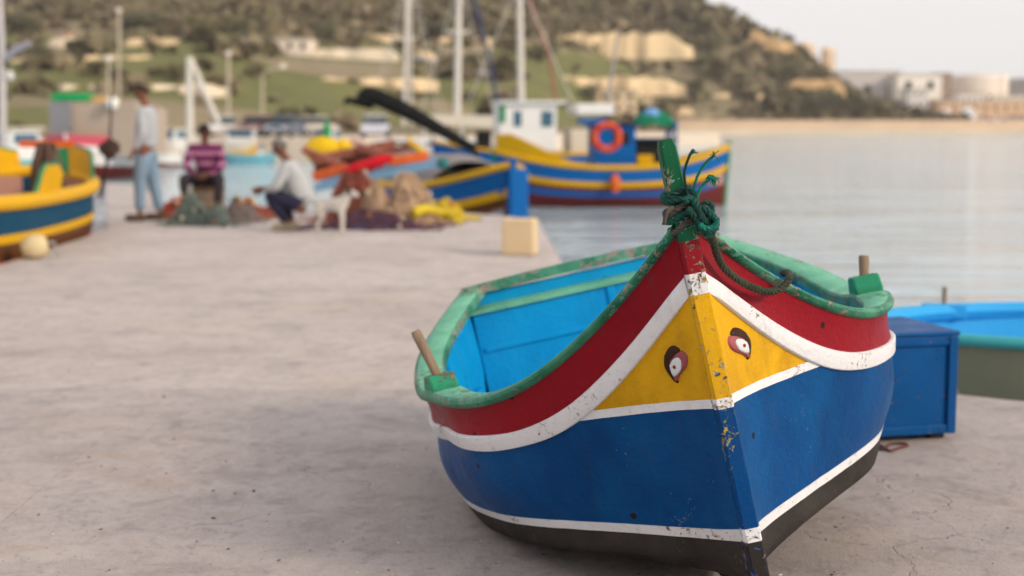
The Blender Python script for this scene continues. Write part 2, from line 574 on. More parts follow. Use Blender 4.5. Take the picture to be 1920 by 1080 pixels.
# ------------------------------------------------------------------ the painted rowing boat in the foreground
POSE = dict(x=.612, y=3.217, z=.0014, yaw=.0793, heel=-.2108, trim=-.0705)
def rot3(yaw, heel, trim):
    return Matrix.Rotation(yaw, 3, 'Z') @ Matrix.Rotation(heel, 3, 'Y') @ Matrix.Rotation(trim, 3, 'X')
BR = rot3(POSE['yaw'], POSE['heel'], POSE['trim'])
BM4 = Matrix.Translation((POSE['x'], POSE['y'], POSE['z'])) @ BR.to_4x4()
BS = [0, .12, .28, .5, .75, 1.05, 1.5, 2.1]
CURV = dict(
 sheer=([.980, .834, .687, .630, .632, .616, .673, .830], [.024, .177, .386, .574, .662, .696, .684, .485]),
 rub=([.880, .744, .598, .549, .553, .533, .536, .581], [.024, .158, .350, .566, .642, .682, .668, .476]),
 ru2=([.834, .699, .554, .508, .511, .490, .492, .537], [.023, .150, .336, .556, .632, .672, .660, .468]),
 wl1=([.277, .262, .280, .302, .299, .299, .297, .296], [.021, .066, .239, .470, .583, .649, .613, .507]),
 wl2=([.246, .232, .253, .277, .274, .271, .269, .268], [.017, .053, .225, .457, .568, .636, .601, .495]))
CF = {k: (cspl(BS, w), cspl(BS, v), w[0]) for k, (w, v) in CURV.items()}
SEND = 2.1
def ustem(w): return .0204 * w - .0044 * w * w
def BP(k, s, side=1, out=0.0, dw=0.0):
    fw, fv, w0 = CF[k]
    v, w, u = fv(s), fw(s), s + ustem(w0)
    if out:
        dv = (fv(min(SEND, s + .01)) - fv(max(0, s - .01))) / (min(SEND, s + .01) - max(0, s - .01))
        L = math.hypot(1, dv); v += out / L; u -= out * dv / L
    return Vector((side * v, u, w + dw))
_wk = cspl([0, .12, .3, .55, .8, 1.2, 1.6, 2.1], [.165, .125, .095, .082, .090, .115, .143, .178])
def wkeel(s): return _wk(s)
def hull_pt(s, t, side=1, out=0.0):
    """topsides between the rubbing strake (t=0) and the boot top (t=1)"""
    a, b = BP('ru2', s, side, out), BP('wl1', s, side, out)
    p = a.lerp(b, t)
    p.x += side * .022 * math.sin(math.pi * t) * sstep(.1, .7, s)
    return p
def t_at(s, w):
    a, b = CF['ru2'][0](s), CF['wl1'][0](s)
    return min(1, max(0, (a - w) / (a - b)))
W_S1, W_S2 = .589, .567
def cross_s(w):
    lo, hi = 0.0, .45
    for _ in range(40):
        m = (lo + hi) / 2
        if CF['ru2'][0](m) > w: lo = m
        else: hi = m
    return lo
S1, S2 = cross_s(W_S1), cross_s(W_S2)
SG = sorted(set([SEND * (i / 100) ** 1.4 for i in range(101)] + [S1, S2]))

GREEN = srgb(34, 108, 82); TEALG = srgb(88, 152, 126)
BLUE = (.0004, .050, .185); YEL = (.66, .355, .008); RED = (.235, .006, .014); WHT = (.72, .72, .74); BLK = (.028, .024, .022)
INBLUE = (.002, .27, .58)
MP = dict(
 red=paint('boat_red_paint', RED, .38, .16, dirt=.35, spots=.16, brush=.4, chip_amt=.0),
 white=paint('boat_white_paint', WHT, .5, .07, chips=(.35, .22, .05), chip_amt=.115, chip_scale=85, dirt=.5, brush=.5, under=(.16, .14, .12)),
 yellow=paint('boat_yellow_paint', YEL, .42, .12, dirt=.35, brush=.5, fade_sheen=(.42, .215, .008)),
 blue=paint('boat_blue_paint', BLUE, .40, .22, dirt=.4, brush=.4, spots=.03, spec=.10, fade_sheen=(.0006, .074, .235), chip_amt=.04, under=(.02, .18, .40), chips=(.30, .33, .36)),  # blotch tone here also paints in the soft sheen of the topsides
 black=paint('boat_bottom_black', BLK, .62, .25, dirt=.4, chip_amt=.14, under=(.12, .105, .09), chips=(.05, .06, .025), fade_sheen=(.05, .043, .038)),
 green=paint('boat_green_rail', GREEN, .45, .14, dirt=.35, chip_amt=.255, under=(.27, .22, .18), chips=(.10, .30, .22), fade_sheen=TEALG, chip_scale=42),
 green_flat=paint('boat_green_cap', srgb(96, 164, 136), .5, .12, dirt=.35, chip_amt=.15, under=(.27, .22, .17), chips=(.03, .20, .12), fade_sheen=srgb(122, 190, 158)),
 inner=paint('boat_inner_blue', INBLUE, .42, .12, dirt=.2, brush=.5, fade_sheen=(.004, .32, .64), chip_amt=.05, under=(.01, .05, .16)),
)
WORN = dict(
 red=paint('stem_red_worn', RED, .5, .15, dirt=.5, chip_amt=.20, under=(.22, .15, .11), chips=(.35, .30, .22)),
 white=paint('stem_white_worn', WHT, .55, .08, dirt=.6, chip_amt=.24, under=(.05, .045, .04), chips=(.45, .28, .03)),
 yellow=paint('stem_yellow_worn', YEL, .48, .12, dirt=.4, chip_amt=.20, under=(.03, .05, .12), chips=(.60, .62, .62), chip_scale=75),
 blue=paint('stem_blue_worn', BLUE, .5, .16, dirt=.4, chip_amt=.20, under=(.02, .20, .38), chips=(.40, .30, .05), chip_scale=75),
 black=paint('stem_black_worn', BLK, .7, .25, dirt=.4, chip_amt=.22, under=(.20, .18, .16), chips=(.02, .06, .25)),
 green=paint('stem_green_worn', srgb(20, 88, 58), .45, .15, dirt=.3, chip_amt=.20, under=(.30, .24, .18), chips=(.15, .38, .30), chip_scale=38),
)
boat = bpy.data.objects.new('rowing_boat', None)
COL.objects.link(boat)
boat.matrix_world = BM4
boat.empty_display_size = .1
tag(boat, 'blue, yellow and red rowing boat with carved eyes on its bow, standing on the quay', 'boat')

def both(rowfun, name, mat, svals=SG, nrow=2, parent=boat, merge=1e-5, solid=0.0):
    m = MB()
    for side in (-1, 1):
        m.grid([[rowfun(s, r, side) for s in svals] for r in range(nrow)])
    return m.build(name, mat, parent, merge=merge, angle=50)

# bulwark, strake, bow panel, topsides, boot top, bottom
def f_bul(s, r, side):
    p = BP('sheer', s, side).lerp(BP('rub', s, side), r / 5)
    p.x -= side * .006 * math.sin(math.pi * r / 5)
    return p
both(f_bul, 'bulwark', MP['red'], nrow=6)
def f_rub(s, r, side):
    e = sstep(0, .03, s)
    wob = .0015 * mnoise.noise(Vector((s * 9, side * 3, 1)))
    return [BP('rub', s, side, -.004, .001 + wob), BP('rub', s, side, .006 * e + .002, .0005 + wob), BP('rub', s, side, .0095 * e + .002, -.003 + wob),
            BP('ru2', s, side, .0105 * e + .002, .003 - wob), BP('ru2', s, side, .008 * e + .002, -.0005 - wob), BP('ru2', s, side, -.004, -.001)][r]
both(f_rub, 'rubbing_strake', MP['white'], nrow=6)
sg1 = [s for s in SG if s <= S1 + 1e-6]
both(lambda s, r, side: hull_pt(s, t_at(s, W_S1) * r / 8, side), 'bow_panel', MP['yellow'], sg1, 9)
sg2 = [s for s in SG if s <= S2 + 1e-6]
def f_str(s, r, side):
    wob = .0016 * mnoise.noise(Vector((s * 30, side * 5, 4)))
    a, b = t_at(s, W_S1 + wob), t_at(s, W_S2 + wob * .6)
    o = .0022 if r in (1, 2) else -.002
    return hull_pt(s, (a, a, b, b)[r], side, o)
both(f_str, 'bow_stripe', MP['white'], sg2, 4)
both(lambda s, r, side: hull_pt(s, lerp(t_at(s, W_S2), 1, r / 14), side), 'topside', MP['blue'], nrow=15)
def f_boot(s, r, side):
    wob = .0018 * mnoise.noise(Vector((s * 25, side * 5, 8)))
    return [BP('wl1', s, side, -.003), BP('wl1', s, side, .002, wob), BP('wl2', s, side, .002, wob * .7), BP('wl2', s, side, -.003)][r]
both(f_boot, 'boot_stripe', MP['white'], nrow=4)
def f_bot(s, r, side):
    a = BP('wl2', s, side); k = wkeel(s)
    vc = abs(a.x) * .955; wc = a.z - lerp(.052, .062, sstep(0, .6, s))
    if r <= 3:                                  # down to the turn of the bilge
        return Vector((side * lerp(abs(a.x), vc, (r / 3) ** 1.6), a.y, lerp(a.z, wc, r / 3)))
    q = (r - 3) / 9
    return Vector((side * max(.012, vc * (1 - q) + .012 * q), a.y, k + (max(wc, k) - k) * (1 - q) ** 1.25))
both(f_bot, 'bottom', MP['black'], nrow=13)

# keel
m = MB()
rows = []
for s in SG:
    k = wkeel(s)
    rows.append([Vector((x, s + .004, z)) for x, z in ((-.022, k + .012), (-.022, k - .028), (.022, k - .028), (.022, k + .012))])
m.grid(rows, close=True)
m.build('keel', MP['black'], boat, angle=30)

# stem with its painted bands
def build_stem():
    bands = [(.135, 'black'), (.248, 'white'), (.281, 'blue'), (.566, 'white'), (.591, 'yellow'), (.836, 'white'), (.886, 'red'), (.962, 'green'), (1.2, None)]
    names = ['black', 'white', 'blue', 'yellow', 'red', 'green']
    ws = sorted(set([b[0] for b in bands] + [i * .02 for i in range(7, 61)]))
    m = MB(); rows = []
    for w in ws:
        hw = lerp(.021, .0235, sstep(.3, .8, w)); fr = -.030; bk = .035
        c = 0.0
        if w > .98:
            hw = lerp(.0235, .0195, (w - .98) / .22); fr = lerp(-.030, -.016, sstep(.97, 1.06, w)); bk = .030
            if w > 1.185: hw *= .80; fr *= .75; bk *= .85
        nn = .0016 * mnoise.noise(Vector((w * 22, 0, 2)))
        u = ustem(w)
        sec = [(-hw, bk), (-hw, fr + .010), (-hw + .006 + nn, fr), (hw - .005 + nn, fr - .003), (hw, fr + .008), (hw, bk)]
        rows.append([Vector((x + c, u + y, w)) for x, y in sec])
    def mif(i, j):
        wm = (ws[i] + ws[i + 1]) / 2
        nm = [b[1] for b in bands if b[0] <= wm][-1]
        return names.index(nm)
    m.grid(rows, close=True, mif=mif)
    n = len(rows[0]); base = (len(rows) - 1) * n
    m.f.append(tuple(base + j for j in range(n))); m.m.append(5)
    m.build('stem', [WORN[k] for k in names], boat, angle=28)
build_stem()

# gunwale cap rail
def rail_rows(side):
    rows = []
    for s in SG:
        wd = lerp(.034, .092, sstep(.25, .75, s)); th = lerp(.024, .030, sstep(.2, .8, s)); o = .009
        j = .002 * mnoise.noise(Vector((s * 14, side * 4, 0)))
        sec = [(o - .004, -.003), (o + .006, .004), (o + .010 + j, th * .45), (o + .007 + j, th * .78), (o - .004, th), (o - wd * .5, th + .002), (o - wd + .006, th), (o - wd, th - .006), (o - wd, -.003)]
        rows.append([BP('sheer', s, side, a, b) for a, b in sec])
    return rows
for side in (-1, 1):
    m = MB(); rr = rail_rows(side)
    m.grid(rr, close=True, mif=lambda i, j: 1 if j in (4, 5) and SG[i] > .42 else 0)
    m.f.append(tuple(range(9))); m.m.append(0)
    m.f.append(tuple((len(rr) - 1) * 9 + j for j in range(9))); m.m.append(0)
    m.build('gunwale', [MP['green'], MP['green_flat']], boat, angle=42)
# breasthook behind the stem
m = MB()
pl = []
for s in (.03, .07, .11, .15): pl.append((-(CF['sheer'][1](s) - .03), s, CF['sheer'][0](s)))
poly = pl + [(-x, y, z) for x, y, z in reversed(pl)]
m.add([(x, y + .03, z + .012) for x, y, z in poly] + [(x, y + .03, z - .03) for x, y, z in poly], [(0, 1, 2, 3, 4, 5, 6, 7), (15, 14, 13, 12, 11, 10, 9, 8)] + [(i, (i + 1) % 8, 8 + (i + 1) % 8, 8 + i) for i in range(8)])
m.build('breasthook', MP['green'], boat, smooth=False)

# inside
def inner_pt(s, r, side, n=9):
    q = r / (n - 1)
    if q < .18: return BP('sheer', s, side, -.030).lerp(BP('rub', s, side, -.034), q / .18)
    q2 = (q - .18) / .82
    a, b = BP('rub', s, side, -.034), BP('wl2', s, side, -.035)
    p = a.lerp(b, q2); p.x += side * .018 * math.sin(math.pi * q2) * sstep(.1, .7, s)
    if side * p.x < .004: p.x = side * .004
    return p
sgi = [s for s in SG if s >= .03]
both(lambda s, r, side: inner_pt(s, r, side), 'inner_lining', MP['inner'], sgi, 9)
# sole boards
xs_b = [-.48, -.29, -.10, .10, .29, .48]
for i in range(5):
    xa, xb = xs_b[i] + .004, xs_b[i + 1] - .004
    lim = max(abs(xa), abs(xb))
    ok = [s for s in SG if .08 < s < 2.08 and CF['wl2'][1](s) - .06 > lim]
    if len(ok) < 3: continue
    s0, s1 = ok[0], ok[-1]
    m = MB()
    z0, z1 = wkeel(s0) + .17, wkeel(s1) + .155
    m.add([(xa, s0, z0), (xb, s0, z0), (xb, s1, z1), (xa, s1, z1), (xa, s0, z0 - .015), (xb, s0, z0 - .015), (xb, s1, z1 - .015), (xa, s1, z1 - .015)],
          [(0, 1, 2, 3), (7, 6, 5, 4), (0, 4, 5, 1), (1, 5, 6, 2), (2, 6, 7, 3), (3, 7, 4, 0)])
    m.build('sole_board', MP['inner'], boat, smooth=False)
# ribs and riser
for s0 in (.35, .68, 1.0, 1.32, 1.62):
    for side in (-1, 1):
        m = MB(); rows = []
        for r in range(8):
            a, b = inner_pt(s0 - .018, r, side), inner_pt(s0 + .018, r, side)
            off = Vector((-side * .022, 0, 0))
            rows.append([a, a + off, b + off, b])
        m.grid(rows, close=False)
        m.build('rib', MP['inner'], boat, smooth=False)
for side in (-1, 1):
    m = MB(); rows = []
    for s in [x for x in SG if .25 < x < 1.92]:
        p = inner_pt(s, 3, side)
        rows.append([p + Vector((-side * a, 0, b)) for a, b in ((.0, .016), (.030, .016), (.030, -.016), (.0, -.016))])
    m.grid(rows, close=True); m.build('riser', MP['inner'], boat, smooth=False)
# transom, its rail and the stern seat
ts = SEND
prof = [BP('sheer', ts, 1), BP('rub', ts, 1), BP('ru2', ts, 1), hull_pt(ts, .5, 1), BP('wl1', ts, 1), BP('wl2', ts, 1)] + [f_bot(ts, r, 1) for r in (3, 6, 9, 12)]
ring = prof + [Vector((-p.x, p.y, p.z)) for p in reversed(prof)]
uT = ring[0].y
n = len(ring)
m = MB(); m.add([(p.x, uT + .002, p.z) for p in ring] + [(p.x * .99, uT - .032, p.z) for p in ring], [tuple(range(n)), tuple(range(2 * n - 1, n - 1, -1))] + [(i, (i + 1) % n, n + (i + 1) % n, n + i) for i in range(n)])
m.build('transom', MP['inner'], boat, smooth=False)
m = MB(); rows = []
for i in range(17):
    x = lerp(-.497, .497, i / 16); z = .827 + .012 * (1 - (x / .497) ** 2)
    rows.append([Vector((x, uT + a, z + b)) for a, b in ((.012, 0), (.016, .018), (.010, .036), (-.030, .038), (-.056, .036), (-.058, .0))])
m.grid(rows, close=True); m.f.append(tuple(range(6))); m.m.append(0); m.f.append(tuple(96 + j for j in range(6))); m.m.append(0)
m.build('transom_rail', MP['green'], boat, angle=50)
zs_ = .775
m = MB()
hw0, hw1 = CF['sheer'][1](1.98) - .045, CF['sheer'][1](2.07) - .045
m.add([(-hw0, 2.0, zs_), (hw0, 2.0, zs_), (hw1, 2.08, zs_ + .012), (-hw1, 2.08, zs_ + .012), (-hw0, 2.0, zs_ - .014), (hw0, 2.0, zs_ - .014), (hw1, 2.08, zs_ - .012), (-hw1, 2.08, zs_ - .012)],
      [(0, 1, 2, 3), (7, 6, 5, 4), (0, 4, 5, 1), (1, 5, 6, 2), (2, 6, 7, 3), (3, 7, 4, 0)])
m.build('stern_seat', MP['green_flat'], boat, smooth=False)
m = MB()
def pan(x0, x1, z0, z1, y, th):
    m.box(((x0 + x1) / 2, y, (z0 + z1) / 2), (x1 - x0, th, z1 - z0), bev=.004)
pan(-hw0 + .01, hw0 - .01, .33, zs_ - .016, 2.025, .02)
pan(-hw0 + .03, hw0 - .03, .615, .635, 2.011, .010)
pan(.03, .06, .637, zs_ - .017, 2.011, .009)
m.build('seat_front', MP['inner'], boat, smooth=False)
# carved eyes
def eye(side, s0, w0, size, rolld, sx, sy):
    t0 = t_at(s0, w0)
    c = hull_pt(s0, t0, side)
    ds = hull_pt(s0 + .01, t0, side) - hull_pt(s0 - .01, t0, side)
    dt = hull_pt(s0, max(0, t0 - .02), side) - hull_pt(s0, t0 + .02, side)
    ex = ds.normalized()                       # aft along the hull
    nz = ex.cross(dt).normalized()
    if nz.x * side < 0: nz = -nz
    ey = nz.cross(ex).normalized()
    if ey.z < 0: ey = -ey
    q = Matrix.Rotation(R(rolld) * side, 3, nz)
    ex, ey = q @ ex, q @ ey
    eo = bpy.data.objects.new('eye_carving', None)
    def W(x, y, h): return c - ex * (x * size * sx) + ey * (y * size * sy) + nz * h
    def dome(outline, h, z0, name, mat, parent, k=5):
        mm = MB(); cx = sum(p[0] for p in outline) / len(outline); cy = sum(p[1] for p in outline) / len(outline)
        rows = []
        for i in range(k + 1):
            f = i / k
            hh = z0 + h * math.sqrt(max(0, 1 - (1 - f) ** 2))
            sc_ = 1 - .96 * f if i else 1
            rows.append([W(cx + (x - cx) * (sc_ ** .55 if i else 1), cy + (y - cy) * (sc_ ** .55 if i else 1), hh if i else -.004) for x, y in outline])
        mm.grid(rows, close=True)
        nn = len(outline); b = k * nn
        mm.f.append(tuple(b + j for j in range(nn))); mm.m.append(0)
        return mm.build(name, mat, parent, angle=70)
    def curve(pts, nn=6):
        P = smooth_path([(x, y, 0) for x, y in pts + [pts[0]]], nn)
        return [(p.x, p.y) for p in P[:-1]]
    # outline in the eye's own frame: x aft, y up; the tail of the eye points down and forward or aft
    brow = curve([(-.18, .40), (0, .51), (.17, .50), (.27, .30), (.14, .18), (-.08, .12), (-.20, -.02), (-.24, -.25), (-.22, -.50), (-.30, -.50), (-.35, -.17), (-.33, .13)])
    lid = curve([(-.12, .18), (.12, .25), (.30, .23), (.35, .03), (.27, -.17), (.12, -.28), (-.12, -.37), (-.27, -.47), (-.24, -.12)])
    white = curve([(-.15, .06), (.02, .16), (.18, .13), (.21, -.03), (.07, -.25), (-.20, -.33), (-.20, -.10)])
    pup = [(-.03 + .05 * math.cos(a), -.07 + .07 * math.sin(a)) for a in [i * math.pi / 6 for i in range(12)]]
    base = dome(brow, .007, .0, 'eye', M_brow, boat)
    dome(lid, .0085, .0015, 'eyelid', M_lid, base)
    dome(white, .0045, .0085, 'eyeball', M_eyew, base, 4)
    dome(pup, .002, .0125, 'pupil', M_pup, base, 3)
    bpy.data.objects.remove(eo)
M_brow = paint('eye_brow_brown', (.045, .018, .012), .35, .2, chip_amt=.10, under=(.35, .16, .04), chips=(.5, .3, .1), dirt=.2)
M_lid = paint('eye_lid_pink', (.40, .115, .13), .3, .35, fade_sheen=(.22, .03, .035), dirt=.3)
M_eyew = paint('eye_white', (.62, .68, .68), .35, .08, dirt=.3)
M_pup = plain('eye_pupil_red', (.33, .015, .012), .4)
eye(-1, .057, .682, .082, 14, 1.35, 1.0)
eye(1, .062, .694, .082, 22, 1.75, .92)

# thole blocks with their pins
M_pin = wood('pin_wood', (.30, .21, .14), .75)
def thole(side, s0, tilt, plen, ln, hgt):
    c = BP('sheer', s0, side, -.036, .024)
    a, b = BP('sheer', s0 - .05, side), BP('sheer', s0 + .05, side)
    e = (b - a).normalized(); nrm = Vector((-e.y, e.x, 0)).normalized(); up = Vector((0, 0, 1))
    M = Matrix((nrm, e, up)).transposed()
    m = MB()
    h = hgt
    m.prism([(-ln * .5, 0), (ln * .5, 0), (ln * .5, h * .35), (ln * .30, h), (-ln * .30, h), (-ln * .5, h * .35)], -.039, .039, 'x', M=M, c=c)
    o = m.build('thole_block', [paint('block_green_%d' % side, srgb(48, 140, 104), .5, .15, chip_amt=.19, under=(.26, .20, .16), chips=(.14, .11, .09), dirt=.4)], boat, smooth=False)
    bv = o.modifiers.new('bevel', 'BEVEL'); bv.width = .006; bv.segments = 2
    m = MB()
    d = Vector((tilt[0], tilt[1], 1)).normalized()
    p0 = c + up * (h - .02); r = .0145
    path = [p0 + d * (plen * k) for k in (0, .25, .5, .75, .93, 1.0)]
    m.tube(path, [r * .93, r * .95, r * 1.0, r * 1.04, r * 1.06, r * .9], 14)
    pn = m.build('thole_pin', M_pin, boat, angle=50)
thole(-1, .80, (-.25, .02), .160, .15, .048)
thole(1, .83, (.20, .02), .078, .15, .056)

# ------------------------------------------------------------------ mooring rope on the stem
def rope_mat(name, c, c2):
    N = NT(name)
    f = N.noise(90, 4, .7); g = N.noise(9, 3, .6)
    col = N.mix(N.rng(g, .38, .62), c, c2)
    col = N.mix(N.rng(f, .5, .75, 0, .7), col, sc(c, .35))
    return N.out(col, .8, N.bump(N.noise(260, 3, .6), .5, .002), .25)
M_ropeg = rope_mat('rope_green_old', (.010, .040, .034), (.008, .085, .064))
M_ropeb = rope_mat('rope_grey_brown', (.055, .048, .038), (.10, .085, .068))
M_roped = rope_mat('rope_dark_olive', (.030, .036, .022), (.050, .055, .034))
M_ropet = rope_mat('rope_bright_teal', (.008, .19, .135), (.010, .10, .075))

def strand_rope(m, path, rad, pitch=.035, n=5):
    """three laid strands twisted about the path"""
    P = [Vector(p) for p in path]
    L = [0]
    for i in range(1, len(P)): L.append(L[-1] + (P[i] - P[i - 1]).length)
    tot = L[-1]; k = max(6, int(tot / .0045))
    Q = []
    for i in range(k + 1):
        d = tot * i / k
        j = max(0, min(len(P) - 2, int(np.searchsorted(L, d)) - 1))
        seg = max(1e-9, L[j + 1] - L[j])
        Q.append(P[j].lerp(P[j + 1], (d - L[j]) / seg))
    T = [(Q[min(i + 1, k)] - Q[max(i - 1, 0)]).normalized() for i in range(k + 1)]
    a = T[0].orthogonal().normalized()
    fr = []
    for t in T:
        a = (a - t * a.dot(t)).normalized(); fr.append((a.copy(), t.cross(a)))
    for sidx in range(3):
        pp = []
        for i in range(k + 1):
            th = 2 * math.pi * (tot * i / k / pitch + sidx / 3)
            pp.append(Q[i] + (fr[i][0] * math.cos(th) + fr[i][1] * math.sin(th)) * rad * .52)
        m.tube(pp, rad * .56, n)
    return m

def fray(m, p, n, L, r):
    for i in range(n):
        d = Vector((random.gauss(.3, .6), random.gauss(0, .4), random.gauss(.4, .6))).normalized() * L * random.uniform(.5, 1.2)
        m.tube([p, p + d * .5 + Vector((0, 0, .001)), p + d + Vector((.002, 0, -.002))], r, 4)
rope = empty('mooring_rope', BM4 @ Vector((0, 0, .98)), 0, 'frayed green mooring rope knotted round the boat stem, its tail hanging over the gunwale', 'rope')
def rope_part(name, mat, builder):
    m = MB(); builder(m)
    o = m.build(name, mat, rope, recalc=False)
    o.matrix_parent_inverse = Matrix.Translation(rope.location).inverted()
    return o
def ring_path(w, tilt, ra, rb, ph=0.0, turns=1.0, rise=.0):
    out = []
    n = int(36 * turns)
    for i in range(n + 1):
        th = ph + 2 * math.pi * i / 36
        p = Vector((ra * math.cos(th), ustem(w) + .006 + rb * math.sin(th), w + tilt * math.cos(th) + rise * i / 36 + .003 * math.sin(3 * th)))
        out.append(BM4 @ p)
    return out
def b_coil(m):
    strand_rope(m, ring_path(1.075, .004, .030, .034, .4, 1.0), .0085)
    strand_rope(m, ring_path(1.056, -.007, .033, .036, 1.4, 1.0), .0085)
    strand_rope(m, ring_path(1.022, .006, .034, .038, 2.0, 1.05), .0095)
rope_part('coil', M_ropeg, b_coil)
def b_coil2(m):
    strand_rope(m, ring_path(1.040, .010, .035, .039, 2.6, 1.1), .0080)
    strand_rope(m, ring_path(1.000, .012, .033, .038, 3.4, 1.0), .0070)
    strand_rope(m, smooth_path([at(1262, 388, 3.245), at(1251, 398, 3.235), at(1247, 410, 3.235), at(1245, 421, 3.24)], 5), .0048)
rope_part('worn_coil', M_ropeb, b_coil2)
def b_knot(m):
    Y = 3.235
    P = [(1283, 378), (1296, 372), (1308, 388), (1318, 410), (1330, 424), (1340, 420), (1336, 405), (1322, 392), (1312, 398), (1314, 416), (1326, 432), (1340, 430), (1344, 416)]
    strand_rope(m, smooth_path([at(x, y, Y + .012 * math.sin(i * 1.7)) for i, (x, y) in enumerate(P)], 6), .0088)
    P = [(1300, 362), (1306, 382), (1320, 402), (1333, 412), (1342, 424), (1332, 434), (1316, 424)]
    strand_rope(m, smooth_path([at(x, y, Y + .02 + .010 * math.cos(i * 2.1)) for i, (x, y) in enumerate(P)], 6), .0085)
    P = [(1290, 392), (1302, 404), (1312, 420), (1322, 436), (1334, 440)]
    strand_rope(m, smooth_path([at(x, y, Y - .006) for x, y in P], 6), .0085)
    P = [(1314, 392), (1322, 380), (1334, 384), (1335, 398), (1328, 404)]
    strand_rope(m, smooth_path([at(x, y, Y + .005) for x, y in P], 6), .0065)
rope_part('knot', M_ropeg, b_knot)
def b_knot2(m):
    Y = 3.222
    P = [(1312, 420), (1322, 428), (1334, 427), (1343, 420), (1344, 409)]
    strand_rope(m, smooth_path([at(x, y, Y) for x, y in P], 6), .0070)
rope_part('bright_loop', M_ropet, b_knot2)
def b_end1(m):
    P = [(1292, 372), (1286, 350), (1283, 326), (1289, 302), (1295, 288), (1300, 280), (1298, 288)]
    strand_rope(m, smooth_path([at(x, y, 3.255 - .004 * i) for i, (x, y) in enumerate(P)], 6), .0036, .018)
    fray(m, at(1298, 288, 3.23), 7, .012, .0009)
rope_part('loose_end', M_ropeg, b_end1)
def b_end2(m):
    P = [(1300, 375), (1301, 352), (1309, 328), (1320, 310), (1330, 299), (1340, 291)]
    strand_rope(m, smooth_path([at(x, y, 3.262 - .004 * i) for i, (x, y) in enumerate(P)], 6), .0038, .018)
    fray(m, at(1339, 292, 3.24), 9, .014, .0010)
rope_part('loose_end', M_ropet, b_end2)
def b_end3(m):
    P = [(1306, 392), (1306, 376), (1312, 356), (1321, 344), (1327, 338)]
    strand_rope(m, smooth_path([at(x, y, 3.25 - .004 * i) for i, (x, y) in enumerate(P)], 6), .0040, .018)
    for i in range(22):
        a = random.uniform(-.6, .9)
        L = random.uniform(10, 24)
        x0, y0 = 1326 + random.uniform(-3, 3), 338 + random.uniform(-3, 3)
        pts = [(x0, y0), (x0 + L * .4 * math.cos(a), y0 - 4 - L * .25 * math.sin(a)), (x0 + L * .8 * math.cos(a), y0 - 3), (x0 + L * math.cos(a), y0 + random.uniform(-2, 12))]
        m.tube(smooth_path([at(x, y, 3.235 + random.uniform(-.01, .01)) for x, y in pts], 4), .0012, 4)
rope_part('frayed_end', M_ropet, b_end3)
def b_tail(m):
    P = [(1330, 428, 3.235), (1336, 448, 3.245), (1342, 470, 3.27), (1352, 494, 3.288), (1370, 514, 3.302), (1396, 532, 3.325), (1422, 543, 3.35), (1446, 547, 3.375), (1464, 541, 3.388), (1476, 530, 3.398), (1481, 520, 3.41), (1477, 512, 3.45), (1468, 512, 3.48)]
    strand_rope(m, smooth_path([at(x, y, Y) for x, y, Y in P], 6), .0092, .034, 6)
rope_part('tail', M_roped, b_tail)

# ------------------------------------------------------------------ blue chest, rope scrap, bollard
M_chest = paint('chest_blue', (.001, .068, .235), .45, .2, dirt=.4, chip_amt=.12, under=(.22, .16, .12), chips=(.004, .05, .17), fade_sheen=(.004, .06, .20))
c0 = gp(1789, 822)
chest = empty('wooden_chest', c0, R(14), 'blue painted wooden chest standing on the quay behind the rowing boat', 'chest')
W_, D_, H_ = .78, .42, .385
def cbox(name, c, s, par=chest, mat=M_chest, bev=.006):
    m = MB(); m.box(c, s, bev=bev); return m.build(name, mat, par, smooth=False)
cbox('front_panel', (-W_ / 2, .014, .02 + H_ / 2), (W_ - .01, .02, H_ - .02))
for x in (-.019, -W_ + .019): cbox('stile', (x, -.002, .02 + H_ / 2), (.038, .018, H_ - .004))
for z in (.02 + .021, .02 + H_ - .019): cbox('rail', (-W_ / 2, -.001, z), (W_ - .078, .016, .036))
cbox('side_panel', (-.012, D_ / 2 + .02, .02 + H_ / 2), (.02, D_ - .02, H_ - .02)); cbox('side_panel', (-W_ + .012, D_ / 2 + .02, .02 + H_ / 2), (.02, D_ - .02, H_ - .02))
cbox('back_panel', (-W_ / 2, D_ - .004, .02 + H_ / 2), (W_ - .03, .02, H_ - .02))
cbox('lid', (-W_ / 2, D_ / 2 - .004, .02 + H_ + .009), (W_ + .008, D_ + .02, .018))
for x, y in ((-.06, .05), (-W_ + .06, .05), (-.06, D_ - .05), (-W_ + .06, D_ - .05)): cbox('foot', (x, y, .012), (.06, .06, .024), mat=plain('dark_wood', (.05, .035, .025), .8))
m = MB()
P = [gp(x, y) + Vector((0, 0, .006)) for x, y in ((1632, 846), (1650, 838), (1668, 848), (1684, 843), (1702, 838), (1690, 834), (1668, 836), (1655, 845), (1640, 842))]
strand_rope(m, smooth_path(P, 6), .005)
tag(m.build('rope_scrap', rope_mat('rope_red', (.20, .045, .035), (.10, .04, .03)), recalc=False), 'scrap of red rope lying on the quay in front of the blue chest', 'rope')

b0 = gp(970, 479)
m = MB(); m.box((0, .13, .17), (.31, .26, .34), bev=.022, taper=.97)
o = m.build('stone_block', plain('limestone_block', (.62, .47, .29), .9, .12, 5, .35), smooth=False)
o.location = b0; o.rotation_euler = (0, 0, R(-12))
tag(o, 'cream limestone block on the edge of the quay', 'stone block')

